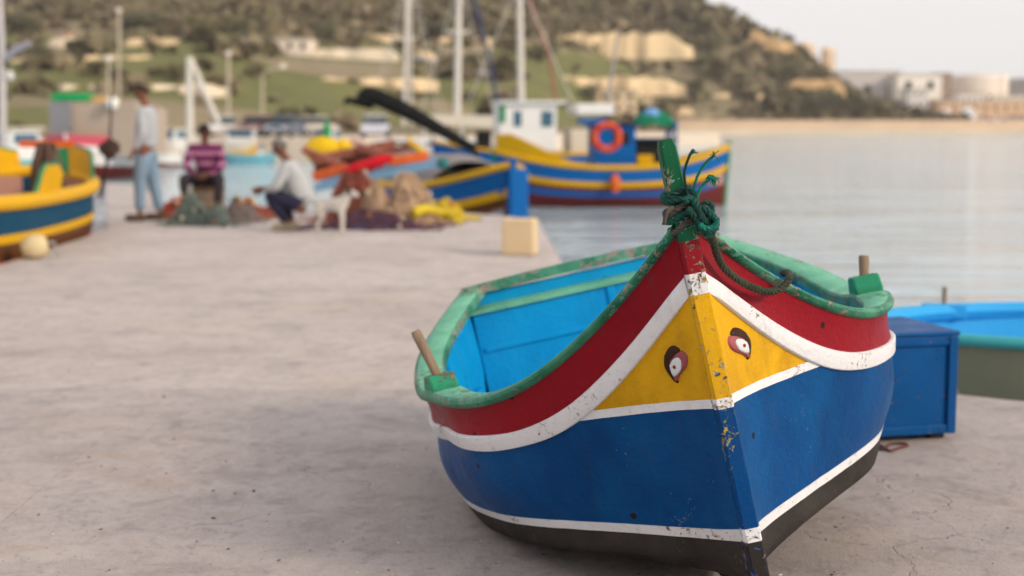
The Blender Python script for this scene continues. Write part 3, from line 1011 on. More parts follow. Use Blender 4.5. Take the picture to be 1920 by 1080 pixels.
# ------------------------------------------------------------------ boats in the water
BOATMAT = {}
def bpaint(name, c, rough=.5):
    if name not in BOATMAT: BOATMAT[name] = plain('bp_' + name, c, rough, .14, 2.2, .1)
    return BOATMAT[name]
C = dict(yellow=(.62, .34, .006), blue=(.003, .10, .33), teal=(.002, .055, .115), maroon=(.12, .022, .020), brown=(.11, .04, .014), white=(.70, .68, .66), cream=(.60, .52, .42),
         olive=(.21, .215, .155), green=(.02, .20, .085), sky=(.035, .33, .66), red=(.42, .03, .02), pink=(.60, .10, .14), turq=(.06, .36, .40), grey=(.34, .33, .33), orange=(.62, .12, .02),
         wood=(.25, .11, .06), pinkwood=(.36, .20, .16), dark=(.02, .018, .018), navy=(.01, .03, .10))
def cm(k): return bpaint(k, C[k])

def hull_boat(name, label, loc, rz, L, B, fb, bow, stern, bands, rail='yellow', inner='pinkwood', post='green', boards=None, posts=(.22, .12), cat='boat', group=None, thwarts=(-.35, .05, .4), roll=0, full=2.4, raillw=.055, draft=.35, decked=None):
    """double-ended harbour boat; bands run from the sheer down to the keel as (part name, share of depth at the lower edge, colour)"""
    e = empty(name, (loc[0], loc[1], WATER_Z if len(loc) < 3 else loc[2]), rz, label, cat, group)
    e.rotation_euler[1] = roll
    ts = [math.sin(math.pi / 2 * (i / 22)) if False else i / 22 for i in range(-22, 23)]
    def bz(t): return fb + (bow if t > 0 else stern) * abs(t) ** 2.3
    def hb(t): return max(.0, B / 2 * (1 - abs(t) ** full) ** .85)
    def P(t, q, side, out=0):
        """q: 0 at the sheer, 1 at the keel"""
        z0, z1 = bz(t), -draft + .25 * abs(t) ** 6
        f = (1 - q ** 3.2) ** .7 if q < 1 else 0
        ends = sstep(.55, 1, abs(t))
        f = lerp(f, (1 - q) ** .8, ends * .6)
        y = hb(t) * f * (1 - .06 * q) + .03 * (1 - q * .5)
        x = t * L / 2 * (1 - .035 * q * ends)
        return Vector((x, side * (y + out), lerp(z0, z1, q)))
    q0 = 0.0
    for i, (bn, q1, col) in enumerate(bands):
        m = MB(); k = 4 if i < len(bands) - 1 else 7
        pr = .012 if 'strake' in bn else 0
        for side in (-1, 1):
            rows = [[P(t, lerp(q0, q1, r / k), side, pr) for t in ts] for r in range(k + 1)]
            m.grid(rows)
        m.build(bn, cm(col), e, merge=1e-4, angle=50)
        q0 = q1
    for side in (-1, 1):
        m = MB(); m.tube([P(t, 0, side) + Vector((0, 0, .01)) for t in ts], raillw, 8); m.build('gunwale', cm(rail), e)
    for sgn, ph in ((1, posts[0]), (-1, posts[1])):
        m = MB(); t = sgn * 1.0
        pts = [Vector((sgn * (L / 2 + .02 + .0 * q) * (1 - .035 * q), 0, lerp(bz(t), -draft + .25, q))) for q in (1, .75, .5, .25, 0)] + [Vector((sgn * (L / 2 + .03), 0, bz(t) + ph))]
        m.tube(pts, [.045, .05, .05, .055, .055, .05], 6); m.build('stem_post', cm(post), e, angle=30)
    m = MB()
    dk = fb * .55 if decked is None else decked
    rows = []
    tl = [t for t in ts if abs(t) < .97]
    for sgn in (-1, 1):
        for side in (-1, 1):
            pass
    inn = []
    for t in tl:
        w = max(.01, hb(t) * .93 - .02)
        inn.append([Vector((t * L / 2, -w, bz(t) - .02)), Vector((t * L / 2, -w * .93, dk)), Vector((t * L / 2, 0, dk)), Vector((t * L / 2, w * .93, dk)), Vector((t * L / 2, w, bz(t) - .02))])
    m.grid(inn); m.build('inner_lining', cm(inner), e, smooth=False)
    for t in thwarts:
        m = MB(); w = hb(t) * .9
        m.box((t * L / 2, 0, bz(t) - .14), (.24, 2 * w, .04)); m.build('thwart', cm(inner), e, smooth=False)
    if boards:
        for (t0, t1, h, col, peak) in boards:      # raised weather boards at the ends
            for side in (-1, 1):
                m = MB(); top, bot, top2, bot2 = [], [], [], []
                for i in range(17):
                    f = i / 16; t = lerp(t0, t1, f)
                    b_ = P(t, 0, side)
                    hh = h * sstep(0, peak, f) * (1 - .25 * sstep(.85, 1, f))
                    bot.append(b_ + Vector((0, -side * .01, 0))); top.append(b_ + Vector((0, side * .04 * f, hh + .002)))
                    bot2.append(b_ + Vector((0, -side * .05, 0))); top2.append(b_ + Vector((0, side * (.04 * f - .04), hh + .002)))
                m.grid([bot, top, top2, bot2]); m.build('weather_board', cm(col), e, angle=30)
                m = MB(); m.tube([(a + b_) / 2 for a, b_ in zip(top, top2)], .022, 6); m.build('board_cap', cm('green' if col == 'yellow' and name == 'moored_fishing_boat' else col), e)
    return e
def bpart(e, name, mat, f, smooth=False, **k):
    m = MB(); f(m); return m.build(name, mat, e, smooth=smooth, **k)

# grey-green skiff afloat beyond the chest
sk = hull_boat('moored_skiff', 'olive hulled skiff with bright blue inside and green rope edge, afloat behind the blue chest', (4.30, 7.55), R(176), 4.9, 1.55, .92, .0, -.02,
               [('topside', .62, 'olive'), ('bottom', 1, 'brown')], rail='turq', inner='sky', post='sky', full=5.0, posts=(.02, .02), thwarts=(-.3, .3), decked=.62, raillw=.032)
m = MB()
bpart(sk, 'inner_rail', cm('sky'), lambda m: m.tube([Vector((t * 2.45 * .97, -max(.02, (1.55 / 2 * (1 - abs(t) ** 5) ** .85) - .05), .93)) for t in [i / 20 for i in range(-19, 20)]], .05, 6))
p = at(1770, 582, 8.25)
def b_sb(m): m.box((0, 0, 0), (.24, .09, .07), bev=.01)
lp = sk.matrix_world
sk_inv = (Matrix.Translation(sk.location) @ Euler(sk.rotation_euler).to_matrix().to_4x4()).inverted()
q = sk_inv @ p
bpart(sk, 'thole_block', cm('sky'), lambda m: m.box(q, (.24, .10, .08), bev=.01))
bpart(sk, 'thole_pin', M_pin, lambda m: m.tube([q + Vector((0, 0, .02)), q + Vector((0, 0, .14))], .014, 8))

# left boat alongside the quay
LBB = [('topside_band', .165, 'teal'), ('lower_strake', .215, 'yellow'), ('brown_band', .31, 'brown'), ('red_stripe', .345, 'pink'), ('bottom', 1, 'teal')]
lb = hull_boat('moored_fishing_boat', 'wooden fishing boat with yellow gunwale and dark teal side alongside the left quay edge', (-5.86, 14.55), R(93), 7.6, 2.35, 1.28, .16, .10, LBB,
               rail='yellow', inner='pinkwood', boards=[(.52, .96, .36, 'yellow', .35), (-.24, .02, .34, 'yellow', .5)], posts=(.12, .12), raillw=.075, full=3.4, draft=.4, post='yellow')
bpart(lb, 'cross_beam', cm('orange'), lambda m: m.box((2.45, -.45, 1.80), (.10, .62, .08)))
bpart(lb, 'beam_post', cm('green'), lambda m: m.box((2.45, -.56, 1.60), (.09, .26, .31)))
bpart(lb, 'rubbing_post', cm('brown'), lambda m: m.box((-.55, -1.14, .82), (.09, .06, .9)))
# gear standing in it
def clump(m, c, r, n, k=5, rad=.012, squash=.8):
    c = Vector(c)
    for i in range(n):
        a = [Vector((random.gauss(0, 1), random.gauss(0, 1), random.gauss(0, 1) * squash)).normalized() * r * random.uniform(.5, 1) for _ in range(k)]
        m.tube(smooth_path([c + x for x in a], 4), rad, 4, caps=False)
gb = at(205, 280, 16.6)
ge = empty('gear_pole', at(188, 372, 16.6), 0, 'dark pole with netting bundled at its top, propped in the left boat', 'pole')
mm = MB(); b_ = Vector((0, 0, 0)); tp = gb - ge.location
mm.tube([b_, tp * .5, tp, tp + Vector((.05, 0, .62))], [.022, .02, .016, .010], 6); mm.build('pole', cm('dark'), ge)
mm = MB(); clump(mm, tp, .13, 26, 5, .010); mm.tube([tp + Vector((0, 0, -.1)), tp, tp + Vector((0, 0, .1))], [.05, .11, .05], 8); mm.build('netting', plain('net_dark_brown', (.07, .042, .035), .95), ge)
ne = empty('net_bundle', at(90, 352, 15.2), 0, 'brown fishing net hung over the gunwale of the teal boat at the left', 'fishing net')
mm = MB(); 
for i in range(28):
    x = random.uniform(-.16, .16)
    mm.tube(smooth_path([(x * .6, random.uniform(-.05, .05), .48), (x, random.uniform(-.1, .1), .2), (x * 1.2, random.uniform(-.12, .1), -.12), (x * .9 + .05, -.05, -.20)], 4), .014, 4)
mm.build('net_strands', plain('net_brown', (.14, .085, .065), .95), ne)
mm = MB(); mm.box((0, 0, .15), (.14, .12, .6), bev=.05); mm.build('net_core', plain('net_dark_brown', (.07, .042, .035), .95), ne)
fd = gp(66, 486)
m = MB(); prof = [(.001, -.12), (.07, -.11), (.105, -.06), (.115, 0), (.105, .06), (.07, .11), (.001, .12)]
m.lathe(prof, (0, 0, .112), 16, Matrix.Rotation(R(80), 3, 'Y'))
bpart_f = empty('fender', fd, R(15), 'round cream fender lying on the quay edge by the teal boat', 'fender')
m.build('ball', plain('fender_cream', (.58, .47, .28), .7), bpart_f)
m = MB(); m.tube([(.12, 0, .15), (.17, 0, .15), (.18, .02, .10), (.22, .05, .012)], .012, 6); m.build('eyelet', cm('grey'), bpart_f)

# boat B by the far end of the quay
bB = hull_boat('moored_rowing_boat', 'blue boat with yellow bands and grey tarpaulin lying by the end of the quay', (-1.08, 24.0), math.atan2(-4.75, 2.05), 5.5, 1.8, 1.02, .40, .25,
               [('topside_band', .22, 'blue'), ('lower_strake', .30, 'yellow'), ('brown_band', .42, 'brown'), ('bottom', 1, 'maroon')], rail='yellow', inner='grey', post='blue', posts=(.12, .1))
bpart(bB, 'bow_fender_board', cm('blue'), lambda m: m.box((2.80, .06, .75), (.16, .30, 1.25), bev=.03))
bpart(bB, 'bow_board', cm('blue'), lambda m: (m.box((2.42, .22, 1.16), (.5, .05, .36), Matrix.Rotation(R(-26), 3, 'Z')), m.box((2.42, -.22, 1.16), (.5, .05, .36), Matrix.Rotation(R(26), 3, 'Z'))))
def tarp(m):
    rows = []
    for i in range(13):
        x = lerp(-2.3, 1.1, i / 12); r = []
        for j in range(13):
            a = math.pi * j / 12
            yy = math.cos(a) * (.92 - .1 * abs(x + .6)); zz = 1.0 + math.sin(a) * (.50 + .06 * math.sin(i * 1.4)) + .03 * mnoise.noise(Vector((x * 3, j * .6, 1)))
            if j in (0, 12): zz -= .1
            r.append(Vector((x, yy, zz)))
        rows.append(r)
    m.grid(rows)
tp_ = MB(); tarp(tp_)
o = tp_.build('tarpaulin', plain('tarp_grey', (.23, .21, .205), .8, .2, 2, .3))
o.location = bB.location; o.rotation_euler = bB.rotation_euler
tag(o, 'grey tarpaulin stretched over the blue boat at the end of the quay', 'tarpaulin')

# boat A, the blue and yellow luzzu afloat
bA = hull_boat('cabin_fishing_boat', 'blue and yellow fishing boat with blue cabin and lifebuoy afloat behind the green stem', (2.55, 36.4), R(4), 6.0, 2.1, .98, .50, .42,
               [('topside_band', .26, 'blue'), ('lower_strake', .36, 'yellow'), ('maroon_band', .44, 'maroon'), ('lower_blue', .55, 'blue'), ('bottom', 1, 'maroon')], rail='yellow', inner='pinkwood', post='green',
               boards=[(-.15, -.985, .55, 'yellow', 1.0)], posts=(.18, .1), raillw=.07)
bpart(bA, 'cabin', cm('blue'), lambda m: (m.box((-.02, 0, 1.45), (1.05, 1.3, 1.15), bev=.03)))
bpart(bA, 'cabin_roof', cm('navy'), lambda m: m.box((.0, 0, 2.05), (1.25, 1.5, .07), bev=.02))
bpart(bA, 'cabin_window', cm('dark'), lambda m: (m.box((.14, -.655, 1.72), (.42, .02, .32)), m.box((-.55, 0, 1.72), (.02, .7, .32))))
bpart(bA, 'canopy_post', cm('blue'), lambda m: [m.box((x, y, 1.55), (.07, .07, 1.2)) for x in (1.52,) for y in (-.6, .6)])
bpart(bA, 'opening_shade', cm('dark'), lambda m: m.box((1.02, .05, 1.32), (.95, 1.0, .72), bev=.03))  # dark block added to paint in the shade of the open bay
bpart(bA, 'canopy', cm('navy'), lambda m: m.box((1.05, 0, 1.70), (1.05, 1.4, .05)))
bpart(bA, 'fender', cm('orange'), lambda m: m.lathe([(.01, -.24), (.10, -.2), (.13, 0), (.10, .15), (.03, .22)], (-.08, -1.16, .62), 12))
bpart(bA, 'float_box', cm('yellow'), lambda m: m.box((.75, -.52, 1.18), (.4, .3, .24), bev=.04))
tl_ = MB()
rows = []
for i in range(11):
    r = []
    for j in range(9):
        x, y = lerp(-.56, .56, i / 10), lerp(-.62, .62, j / 8)
        ed = (1 - (abs(x) / .58) ** 4) * (1 - (abs(y) / .66) ** 4)
        r.append(Vector((x, y, .62 * max(0, ed) ** .5 + .10 * mnoise.noise(Vector((x * 4, y * 4, 0))) - .10)))
    rows.append(r)
tl_.grid(rows)
o = tl_.build('net_heap', plain('tarp_green', (.012, .16, .085), .85, .35, 5, .4)); o.location = bA.matrix_basis @ Vector((1.05, 0, 1.86))
tag(o, 'heap of green netting on the roof of the blue cabin boat', 'fishing net')
m = MB()
m.lathe([(.05, 0), (.17, .02), (.22, .12), (.16, .24), (.03, .27)], (0, 0, 0), 12)
o = m.build('buoy', bpaint('lightblue', (.16, .33, .62))); o.location = bA.matrix_basis @ Vector((.95, -.3, 2.20))
tag(o, 'pale blue buoy on top of the green net heap', 'buoy')
# lifebuoy
def torus(m, R_, r, n=28, k=10, M=None, mif=None):
    rows = []
    for i in range(n):
        a = 2 * math.pi * i / n
        rows.append([(M or Matrix.Identity(3)) @ Vector(((R_ + r * math.cos(2 * math.pi * j / k)) * math.cos(a), r * math.sin(2 * math.pi * j / k), (R_ + r * math.cos(2 * math.pi * j / k)) * math.sin(a))) for j in range(k)])
    rows.append(rows[0]); m.grid(rows, close=True, mif=mif)
lbv = empty('lifebuoy', at(1138, 257, 35.15), 0, 'orange lifebuoy hanging on the blue cabin', 'lifebuoy')
m = MB(); torus(m, .30, .085); m.build('ring', plain('lifebuoy_orange', (.62, .085, .03), .6), lbv)
for a in (45, 135, 225, 315):
    m = MB(); M_ = Matrix.Rotation(R(a), 3, 'Y')
    m.add([M_ @ Vector((.30 + .092 * math.cos(t), .092 * math.sin(t), z)) for z in (-.05, .05) for t in [i * math.pi / 5 for i in range(10)]], [(i, (i + 1) % 10, 10 + (i + 1) % 10, 10 + i) for i in range(10)])
    m.build('band', cm('red'), lbv)

# white wheelhouse boat behind
bC = hull_boat('wheelhouse_boat', 'boat with white wheelhouse and blue windows behind the yellow bow board', (1.3, 45.5), R(8), 7.6, 2.5, 1.15, .5, .4,
               [('topside_band', .3, 'blue'), ('lower_strake', .4, 'yellow'), ('bottom', 1, 'maroon')], rail='yellow', inner='cream', post='blue')
def wh(m): m.box((-.92, 0, 1.98), (1.80, 1.6, 1.5), bev=.06)
bpart(bC, 'wheelhouse', cm('white'), wh)
bpart(bC, 'roof', cm('white'), lambda m: m.box((-.8, 0, 2.76), (2.15, 1.9, .09), bev=.03))
for (x, w) in ((-1.25, .24), (-.32, .36)):
    bpart(bC, 'window', bpaint('winblue', (.06, .13, .19), .25), lambda m: m.box((x, -.81, 2.25), (w, .03, .48)))
bpart(bC, 'side_board', cm('green'), lambda m: m.box((-1.74, -.81, 2.40), (.2, .03, .55)))
bpart(bC, 'engine_cover', cm('cream'), lambda m: m.box((1.1, 0, 1.55), (1.3, 1.4, .75), bev=.05))
bpart(bC, 'awning', cm('white'), lambda m: m.box((1.2, 0, 2.55), (1.2, 1.7, .34), bev=.06))
bpart(bC, 'fish_box', cm('blue'), lambda m: m.box((1.15, -.5, 2.18), (.85, .5, .16)))
# bow of another boat with a high yellow edge
bD = hull_boat('small_fishing_boat', 'blue boat with high yellow edged bow beneath the black boom', (-1.10, 41.0), R(194), 3.7, 1.5, .75, .80, .15,
               [('topside_band', .35, 'blue'), ('lower_strake', .45, 'sky'), ('bottom', 1, 'cream')], rail='yellow', inner='cream', post='yellow', raillw=.09)
# black boom with furled canvas
m = MB()
P = [at(892, 281, 31), at(830, 246, 31), at(770, 212, 31), at(720, 188, 31), at(692, 178, 31), at(680, 190, 31)]
m.tube(smooth_path(P, 5), [lerp(.10, .19, min(1, i / 12)) for i in range(26)], 10)
be = empty('furled_boom', P[0], 0, 'black furled canvas boom slanting above the blue boats', 'boom')
o = m.build('canvas', plain('canvas_black', (.012, .012, .012), .8, .3, 3, .3), be); o.matrix_parent_inverse = Matrix.Translation(be.location).inverted()
m = MB(); m.tube([at(700, 198, 31), at(672, 192, 31), at(650, 187, 31), at(646, 196, 31)], [.09, .08, .07, .05], 8)
o = m.build('boom_end', plain('canvas_black', (.012, .012, .012), .8), be); o.matrix_parent_inverse = Matrix.Translation(be.location).inverted()
for i in range(5):
    f = .15 + i * .17; p = P[0].lerp(P[4], f) + Vector((0, 0, .05)); m = MB()
    torus(m, .185, .02, 14, 6, Matrix.Rotation(R(60), 3, 'Y') @ Matrix.Rotation(R(90), 3, 'Z'))
    o = m.build('lashing', cm('dark'), be); o.location = p - be.location
m = MB(); m.tube([at(892, 281, 31), at(893, 300, 31), at(894, 330, 31)], .06, 8)
o = m.build('prop', cm('dark'), be); o.matrix_parent_inverse = Matrix.Translation(be.location).inverted()

# ------------------------------------------------------------------ people and dog
def skin(name, pts, edges, mat, parent, sub=2, root=0):
    me = bpy.data.meshes.new(name)
    me.from_pydata([p[:3] for p in pts], edges, [])
    o = bpy.data.objects.new(name, me); COL.objects.link(o)
    md = o.modifiers.new('skin', 'SKIN'); md.use_smooth_shade = True
    for i, p in enumerate(pts):
        r = p[3]; me.skin_vertices[0].data[i].radius = r if isinstance(r, tuple) else (r, r)
        me.skin_vertices[0].data[i].use_root = (i == root)
    ss = o.modifiers.new('sub', 'SUBSURF'); ss.levels = sub; ss.render_levels = sub
    dg = bpy.context.evaluated_depsgraph_get()
    me2 = bpy.data.meshes.new_from_object(o.evaluated_get(dg))
    bpy.data.objects.remove(o); bpy.data.meshes.remove(me)
    return me2

def chain(pts, edges, seq, start=None):
    """append a chain of (x,y,z,r); returns its last index"""
    last = start
    for p in seq:
        pts.append(p); i = len(pts) - 1
        if last is not None: edges.append((last, i))
        last = i
    return last

SKIN_M = {}
def skin_mat(c):
    if c not in SKIN_M: SKIN_M[c] = plain('skin_%d' % len(SKIN_M), c, .55, .12, 8, .05)
    return SKIN_M[c]
def cloth(name, c, scale=6): return plain('cloth_' + name, c, .9, .18, scale, .25)

def v3(p): return Vector(p)
def person(label, loc, J, tone, shirt, trousers, hair, shoes, fwd, cap=None, sleeve=1.0, group='people on the quay'):
    e = empty('person', loc, 0, label, 'person', group)
    J = {k: v3(p) for k, p in J.items()}
    f = v3(fwd).normalized(); up = (J['head'] - J['neck']).normalized(); side = f.cross(up).normalized()
    pts, ed = [], []
    pel = J['pelvis']; ch = J['chest']; nk = J['neck']; hd = J['head']
    i0 = chain(pts, ed, [(*pel, .115)])
    mid = pel.lerp(ch, .5)
    i2 = chain(pts, ed, [(*mid, .115), (*ch, .125)], i0)
    i3 = chain(pts, ed, [(*nk, .055), (*nk.lerp(hd, .45), .052), (*(nk.lerp(hd, .75) + f * .012), (.066, .078)), (*hd, (.072, .088)), (*(hd + up * .055), (.066, .080)), (*(hd + up * .095), .035)], i2)
    for s in ('l', 'r'):
        sh, el, wr = J['sh_' + s], J['el_' + s], J['wr_' + s]
        h = J['hand_' + s]
        k = chain(pts, ed, [(*sh, .058), (*sh.lerp(el, .5), .047), (*el, .040), (*el.lerp(wr, .35), .041), (*wr, .027)], i2)
        palm = wr.lerp(h, .5)
        k2 = chain(pts, ed, [(*palm, (.036, .020))], k)
        hv = (h - wr).normalized(); ax = hv.cross(f if abs(hv.dot(f)) < .85 else up).normalized(); bend = ax.cross(hv)
        for q, (off, ln) in enumerate(((-.030, .068), (-.010, .080), (.010, .076), (.029, .060))):
            base = wr + hv * .085 + ax * off
            chain(pts, ed, [(*base, .0095), (*(base + hv * ln * .5 + bend * .010), .0085), (*(base + hv * ln * .85 + bend * .030), .0075)], k2)
        tb = palm - ax * .036
        chain(pts, ed, [(*tb, .011), (*(tb - ax * .018 + hv * .026), .0095), (*(tb - ax * .020 + hv * .052 + bend * .01), .008)], k2)
        hp_, kn, an, to = J['hip_' + s], J['kn_' + s], J['an_' + s], J['toe_' + s]
        k = chain(pts, ed, [(*hp_, .088), (*hp_.lerp(kn, .5), .074), (*kn, .055), (*kn.lerp(an, .35), .055), (*an, .036), (*(an.lerp(to, .35) - Vector((0, 0, .03))), .036), (*to, .030)], i0)
    me = skin('body', pts, ed, None, e)
    # nose, ears and eye hollows belong to the same mesh
    m = MB()
    ft = hd + f * .088
    m.add([ft - up * .002 + side * .006, ft - up * .002 - side * .006, ft - up * .046 + side * .017, ft - up * .046 - side * .017, ft - up * .040 + f * .026], [(0, 1, 4), (0, 4, 2), (1, 3, 4), (2, 4, 3)])
    for s_ in (-1, 1):
        m.lathe([(.004, 0), (.026, .004), (.030, .012), (.012, .018)], hd + side * s_ * .072 - up * .015 - f * .005, 10, Matrix((f, up, side * s_)).transposed())
    bm = bmesh.new(); bm.from_mesh(me)
    vv = [bm.verts.new(p) for p in m.v]
    for fc in m.f: bm.faces.new([vv[i] for i in fc])
    bm.to_mesh(me); bm.free()
    body = mesh_obj('body', me, skin_mat(tone), e)
    for s_ in (-1, 1):
        mm = MB(); mm.lathe([(.001, -.009), (.010, -.004), (.011, .003), (.001, .010)], hd + f * .079 + side * s_ * .031 + up * .006, 8, Matrix((side, up, f)).transposed()); mm.build('eye', plain('eye_dark', (.03, .02, .018), .3), body)
    mm = MB(); mm.box(hd + f * .083 - up * .068, (.05, .012, .012), Matrix((side, f, up)).transposed(), bev=.004); mm.build('mouth', plain('lips', (.28, .10, .085), .5), body)
    # clothes
    pts, ed = [], []
    i0 = chain(pts, ed, [(*(pel.lerp(ch, -.10)), (.165, .15))])
    i1 = chain(pts, ed, [(*pel.lerp(ch, .30), (.172, .155)), (*pel.lerp(ch, .65), (.18, .160)), (*ch, (.175, .150))], i0)
    chain(pts, ed, [(*ch.lerp(nk, .75), .085)], i1)
    for s in ('l', 'r'):
        sh, el, wr = J['sh_' + s], J['el_' + s], J['wr_' + s]
        sq = [(*sh, .082), (*sh.lerp(el, .5), .070), (*sh.lerp(el, .92), .063)]
        if sleeve > .5: sq += [(*el.lerp(wr, .15), .058), (*el.lerp(wr, .55), .052), (*el.lerp(wr, .92), .042)]
        chain(pts, ed, sq, i1)
    mesh_obj('shirt', skin('shirt', pts, ed, None, e), shirt, e)
    pts, ed = [], []
    i0 = chain(pts, ed, [(*(pel.lerp(ch, .12)), (.150, .125)), (*pel, (.155, .135))])
    for s in ('l', 'r'):
        hp_, kn, an = J['hip_' + s], J['kn_' + s], J['an_' + s]
        chain(pts, ed, [(*hp_.lerp(kn, .12), .122), (*hp_.lerp(kn, .5), .106), (*kn, .082), (*kn.lerp(an, .4), .074), (*kn.lerp(an, .92), .066)], i0)
    mesh_obj('trousers', skin('trousers', pts, ed, None, e), trousers, e)
    for s in ('l', 'r'):
        an, to = J['an_' + s], J['toe_' + s]
        d = (to - an); d.z = 0; d.normalize(); g = Vector((an.x, an.y, to.z - .03))
        mm = MB(); M_ = Matrix((d, Vector((0, 0, 1)).cross(d), Vector((0, 0, 1)))).transposed()
        mm.box(g + d * .06 + Vector((0, 0, .045)), (.27, .10, .09), M_, bev=.035); mm.build('shoe', shoes, e)
    # hair or cap
    mm = MB(); rows = []
    hc = hd + up * .018 - f * .006
    for i in range(7):
        th = math.pi / 2 * (i / 6) * (1.12 if cap is None else .92)
        row = []
        for j in range(18):
            ph = 2 * math.pi * j / 18
            cut = th
            if cap is None and math.cos(ph) > .3: cut = min(th, 1.0)
            row.append(hc + side * (.083 * math.sin(cut) * math.sin(ph)) + f * (.099 * math.sin(cut) * math.cos(ph)) + up * (.096 * math.cos(cut)) )
        rows.append(row)
    mm.grid(rows, close=True); mm.build('cap' if cap else 'hair', cap or hair, e)
    if cap:
        mm = MB(); mm.box(hc + f * .125 + up * .030, (.15, .11, .014), Matrix((side, f, up)).transposed(), bev=.005); mm.build('cap_peak', cap, e)
        mm = MB(); 
        mm.tube([hc + side * (.082 * math.cos(a)) - f * (.095 * abs(math.sin(a))) - up * .02 for a in [i * math.pi / 8 for i in range(9)]], .02, 6); mm.build('hair', hair, e)
    return e

# standing man at the left, turned to the left
g1 = gp(278, 414)
J1 = dict(pelvis=(0, 0, .93), chest=(.015, 0, 1.30), neck=(.0, 0, 1.48), head=(-.04, 0, 1.63),
          sh_l=(.0, -.19, 1.40), el_l=(.03, -.23, 1.12), wr_l=(-.10, -.20, .90), hand_l=(-.17, -.18, .76),
          sh_r=(.0, .19, 1.40), el_r=(-.02, .23, 1.12), wr_r=(-.16, .17, .93), hand_r=(-.24, .14, .80),
          hip_l=(.0, -.09, .90), kn_l=(-.07, -.10, .50), an_l=(-.07, -.11, .09), toe_l=(-.21, -.13, .035),
          hip_r=(.0, .09, .90), kn_r=(.06, .10, .50), an_r=(.13, .12, .09), toe_r=(-.01, .14, .035))
person('man in light grey shirt and pale jeans standing at the left end of the quay', g1, J1, (.20, .085, .055), cloth('grey', (.40, .41, .44)), cloth('jeans', (.19, .27, .36)), plain('hair_brown', (.035, .022, .018), .8), cloth('sandal', (.10, .07, .05)), (-1, -.12, 0))
# seated man facing the camera
g2 = gp(388, 393)
J2 = dict(pelvis=(0, .10, .47), chest=(.0, .02, .80), neck=(.0, -.02, .98), head=(.0, -.05, 1.13),
          sh_l=(-.20, .0, .90), el_l=(-.27, -.12, .64), wr_l=(-.08, -.32, .52), hand_l=(.02, -.40, .47),
          sh_r=(.20, .0, .90), el_r=(.27, -.12, .64), wr_r=(.10, -.32, .52), hand_r=(.0, -.41, .50),
          hip_l=(-.10, .05, .45), kn_l=(-.26, -.36, .46), an_l=(-.20, -.34, .08), toe_l=(-.22, -.48, .035),
          hip_r=(.10, .05, .45), kn_r=(.27, -.36, .46), an_r=(.22, -.34, .08), toe_r=(.25, -.48, .035))
def plaid():
    N = NT('cloth_plaid_plum')
    w = N.n('ShaderNodeTexWave'); w.bands_direction = 'Z'; N.l(N.co, w.inputs[0]); w.inputs['Scale'].default_value = 2.1
    w2 = N.n('ShaderNodeTexWave'); w2.bands_direction = 'X'; N.l(N.co, w2.inputs[0]); w2.inputs['Scale'].default_value = 5.0
    col = N.mix(N.rng(w.outputs[1], .50, .66), (.11, .008, .055), (.42, .17, .29))
    col = N.mix(N.rng(w2.outputs[1], .75, .85, 0, .5), col, (.07, .01, .05))
    return N.out(col, .9, N.bump(N.noise(12, 4, .6), .3, .02), .2)
person('seated man in plum striped shirt and black cap mending nets', g2, J2, (.13, .055, .035), plaid(), cloth('dark_trousers', (.035, .028, .035)), plain('hair_black', (.015, .012, .012), .8), cloth('shoe_dark', (.03, .025, .02)), (0, -1, -.12), cap=cloth('cap_black', (.015, .015, .018)))
m = MB(); sx = g2 + Vector((0, .12, 0))
ce = empty('net_crate', sx, R(6), 'wooden crate the man in the plum shirt sits on', 'crate')
for z in (.05, .16, .27):
    for y in (-.17, .17):
        mm = MB(); mm.box((0, y, z), (.46, .018, .085)); mm.build('slat', wood('crate_wood', (.24, .15, .09)), ce, smooth=False)
    for x in (-.22, .22):
        mm = MB(); mm.box((x, 0, z), (.018, .32, .085)); mm.build('slat', wood('crate_wood', (.24, .15, .09)), ce, smooth=False)
mm = MB(); mm.box((0, 0, .325), (.48, .38, .02)); mm.build('lid', wood('crate_wood', (.24, .15, .09)), ce, smooth=False)
# squatting man in profile
g3 = gp(545, 432)
J3 = dict(pelvis=(.17, .0, .30), chest=(.04, 0, .66), neck=(-.04, 0, .83), head=(-.11, 0, .955),
          sh_l=(.0, -.19, .75), el_l=(-.13, -.23, .50), wr_l=(-.29, -.14, .50), hand_l=(-.39, -.08, .47),
          sh_r=(.0, .19, .75), el_r=(-.13, .23, .50), wr_r=(-.30, .12, .48), hand_r=(-.39, .05, .44),
          hip_l=(.14, -.10, .28), kn_l=(-.24, -.15, .43), an_l=(.0, -.13, .08), toe_l=(-.17, -.15, .035),
          hip_r=(.14, .10, .28), kn_r=(-.24, .15, .42), an_r=(.02, .13, .08), toe_r=(-.15, .15, .035))
person('grey haired man in pale shirt and navy trousers squatting on the quay', g3, J3, (.17, .075, .055), cloth('pale_grey', (.40, .41, .42)), cloth('navy', (.022, .022, .045)), plain('hair_grey', (.12, .11, .11), .8), cloth('shoe_tan', (.30, .26, .18)), (-1, -.05, -.25))

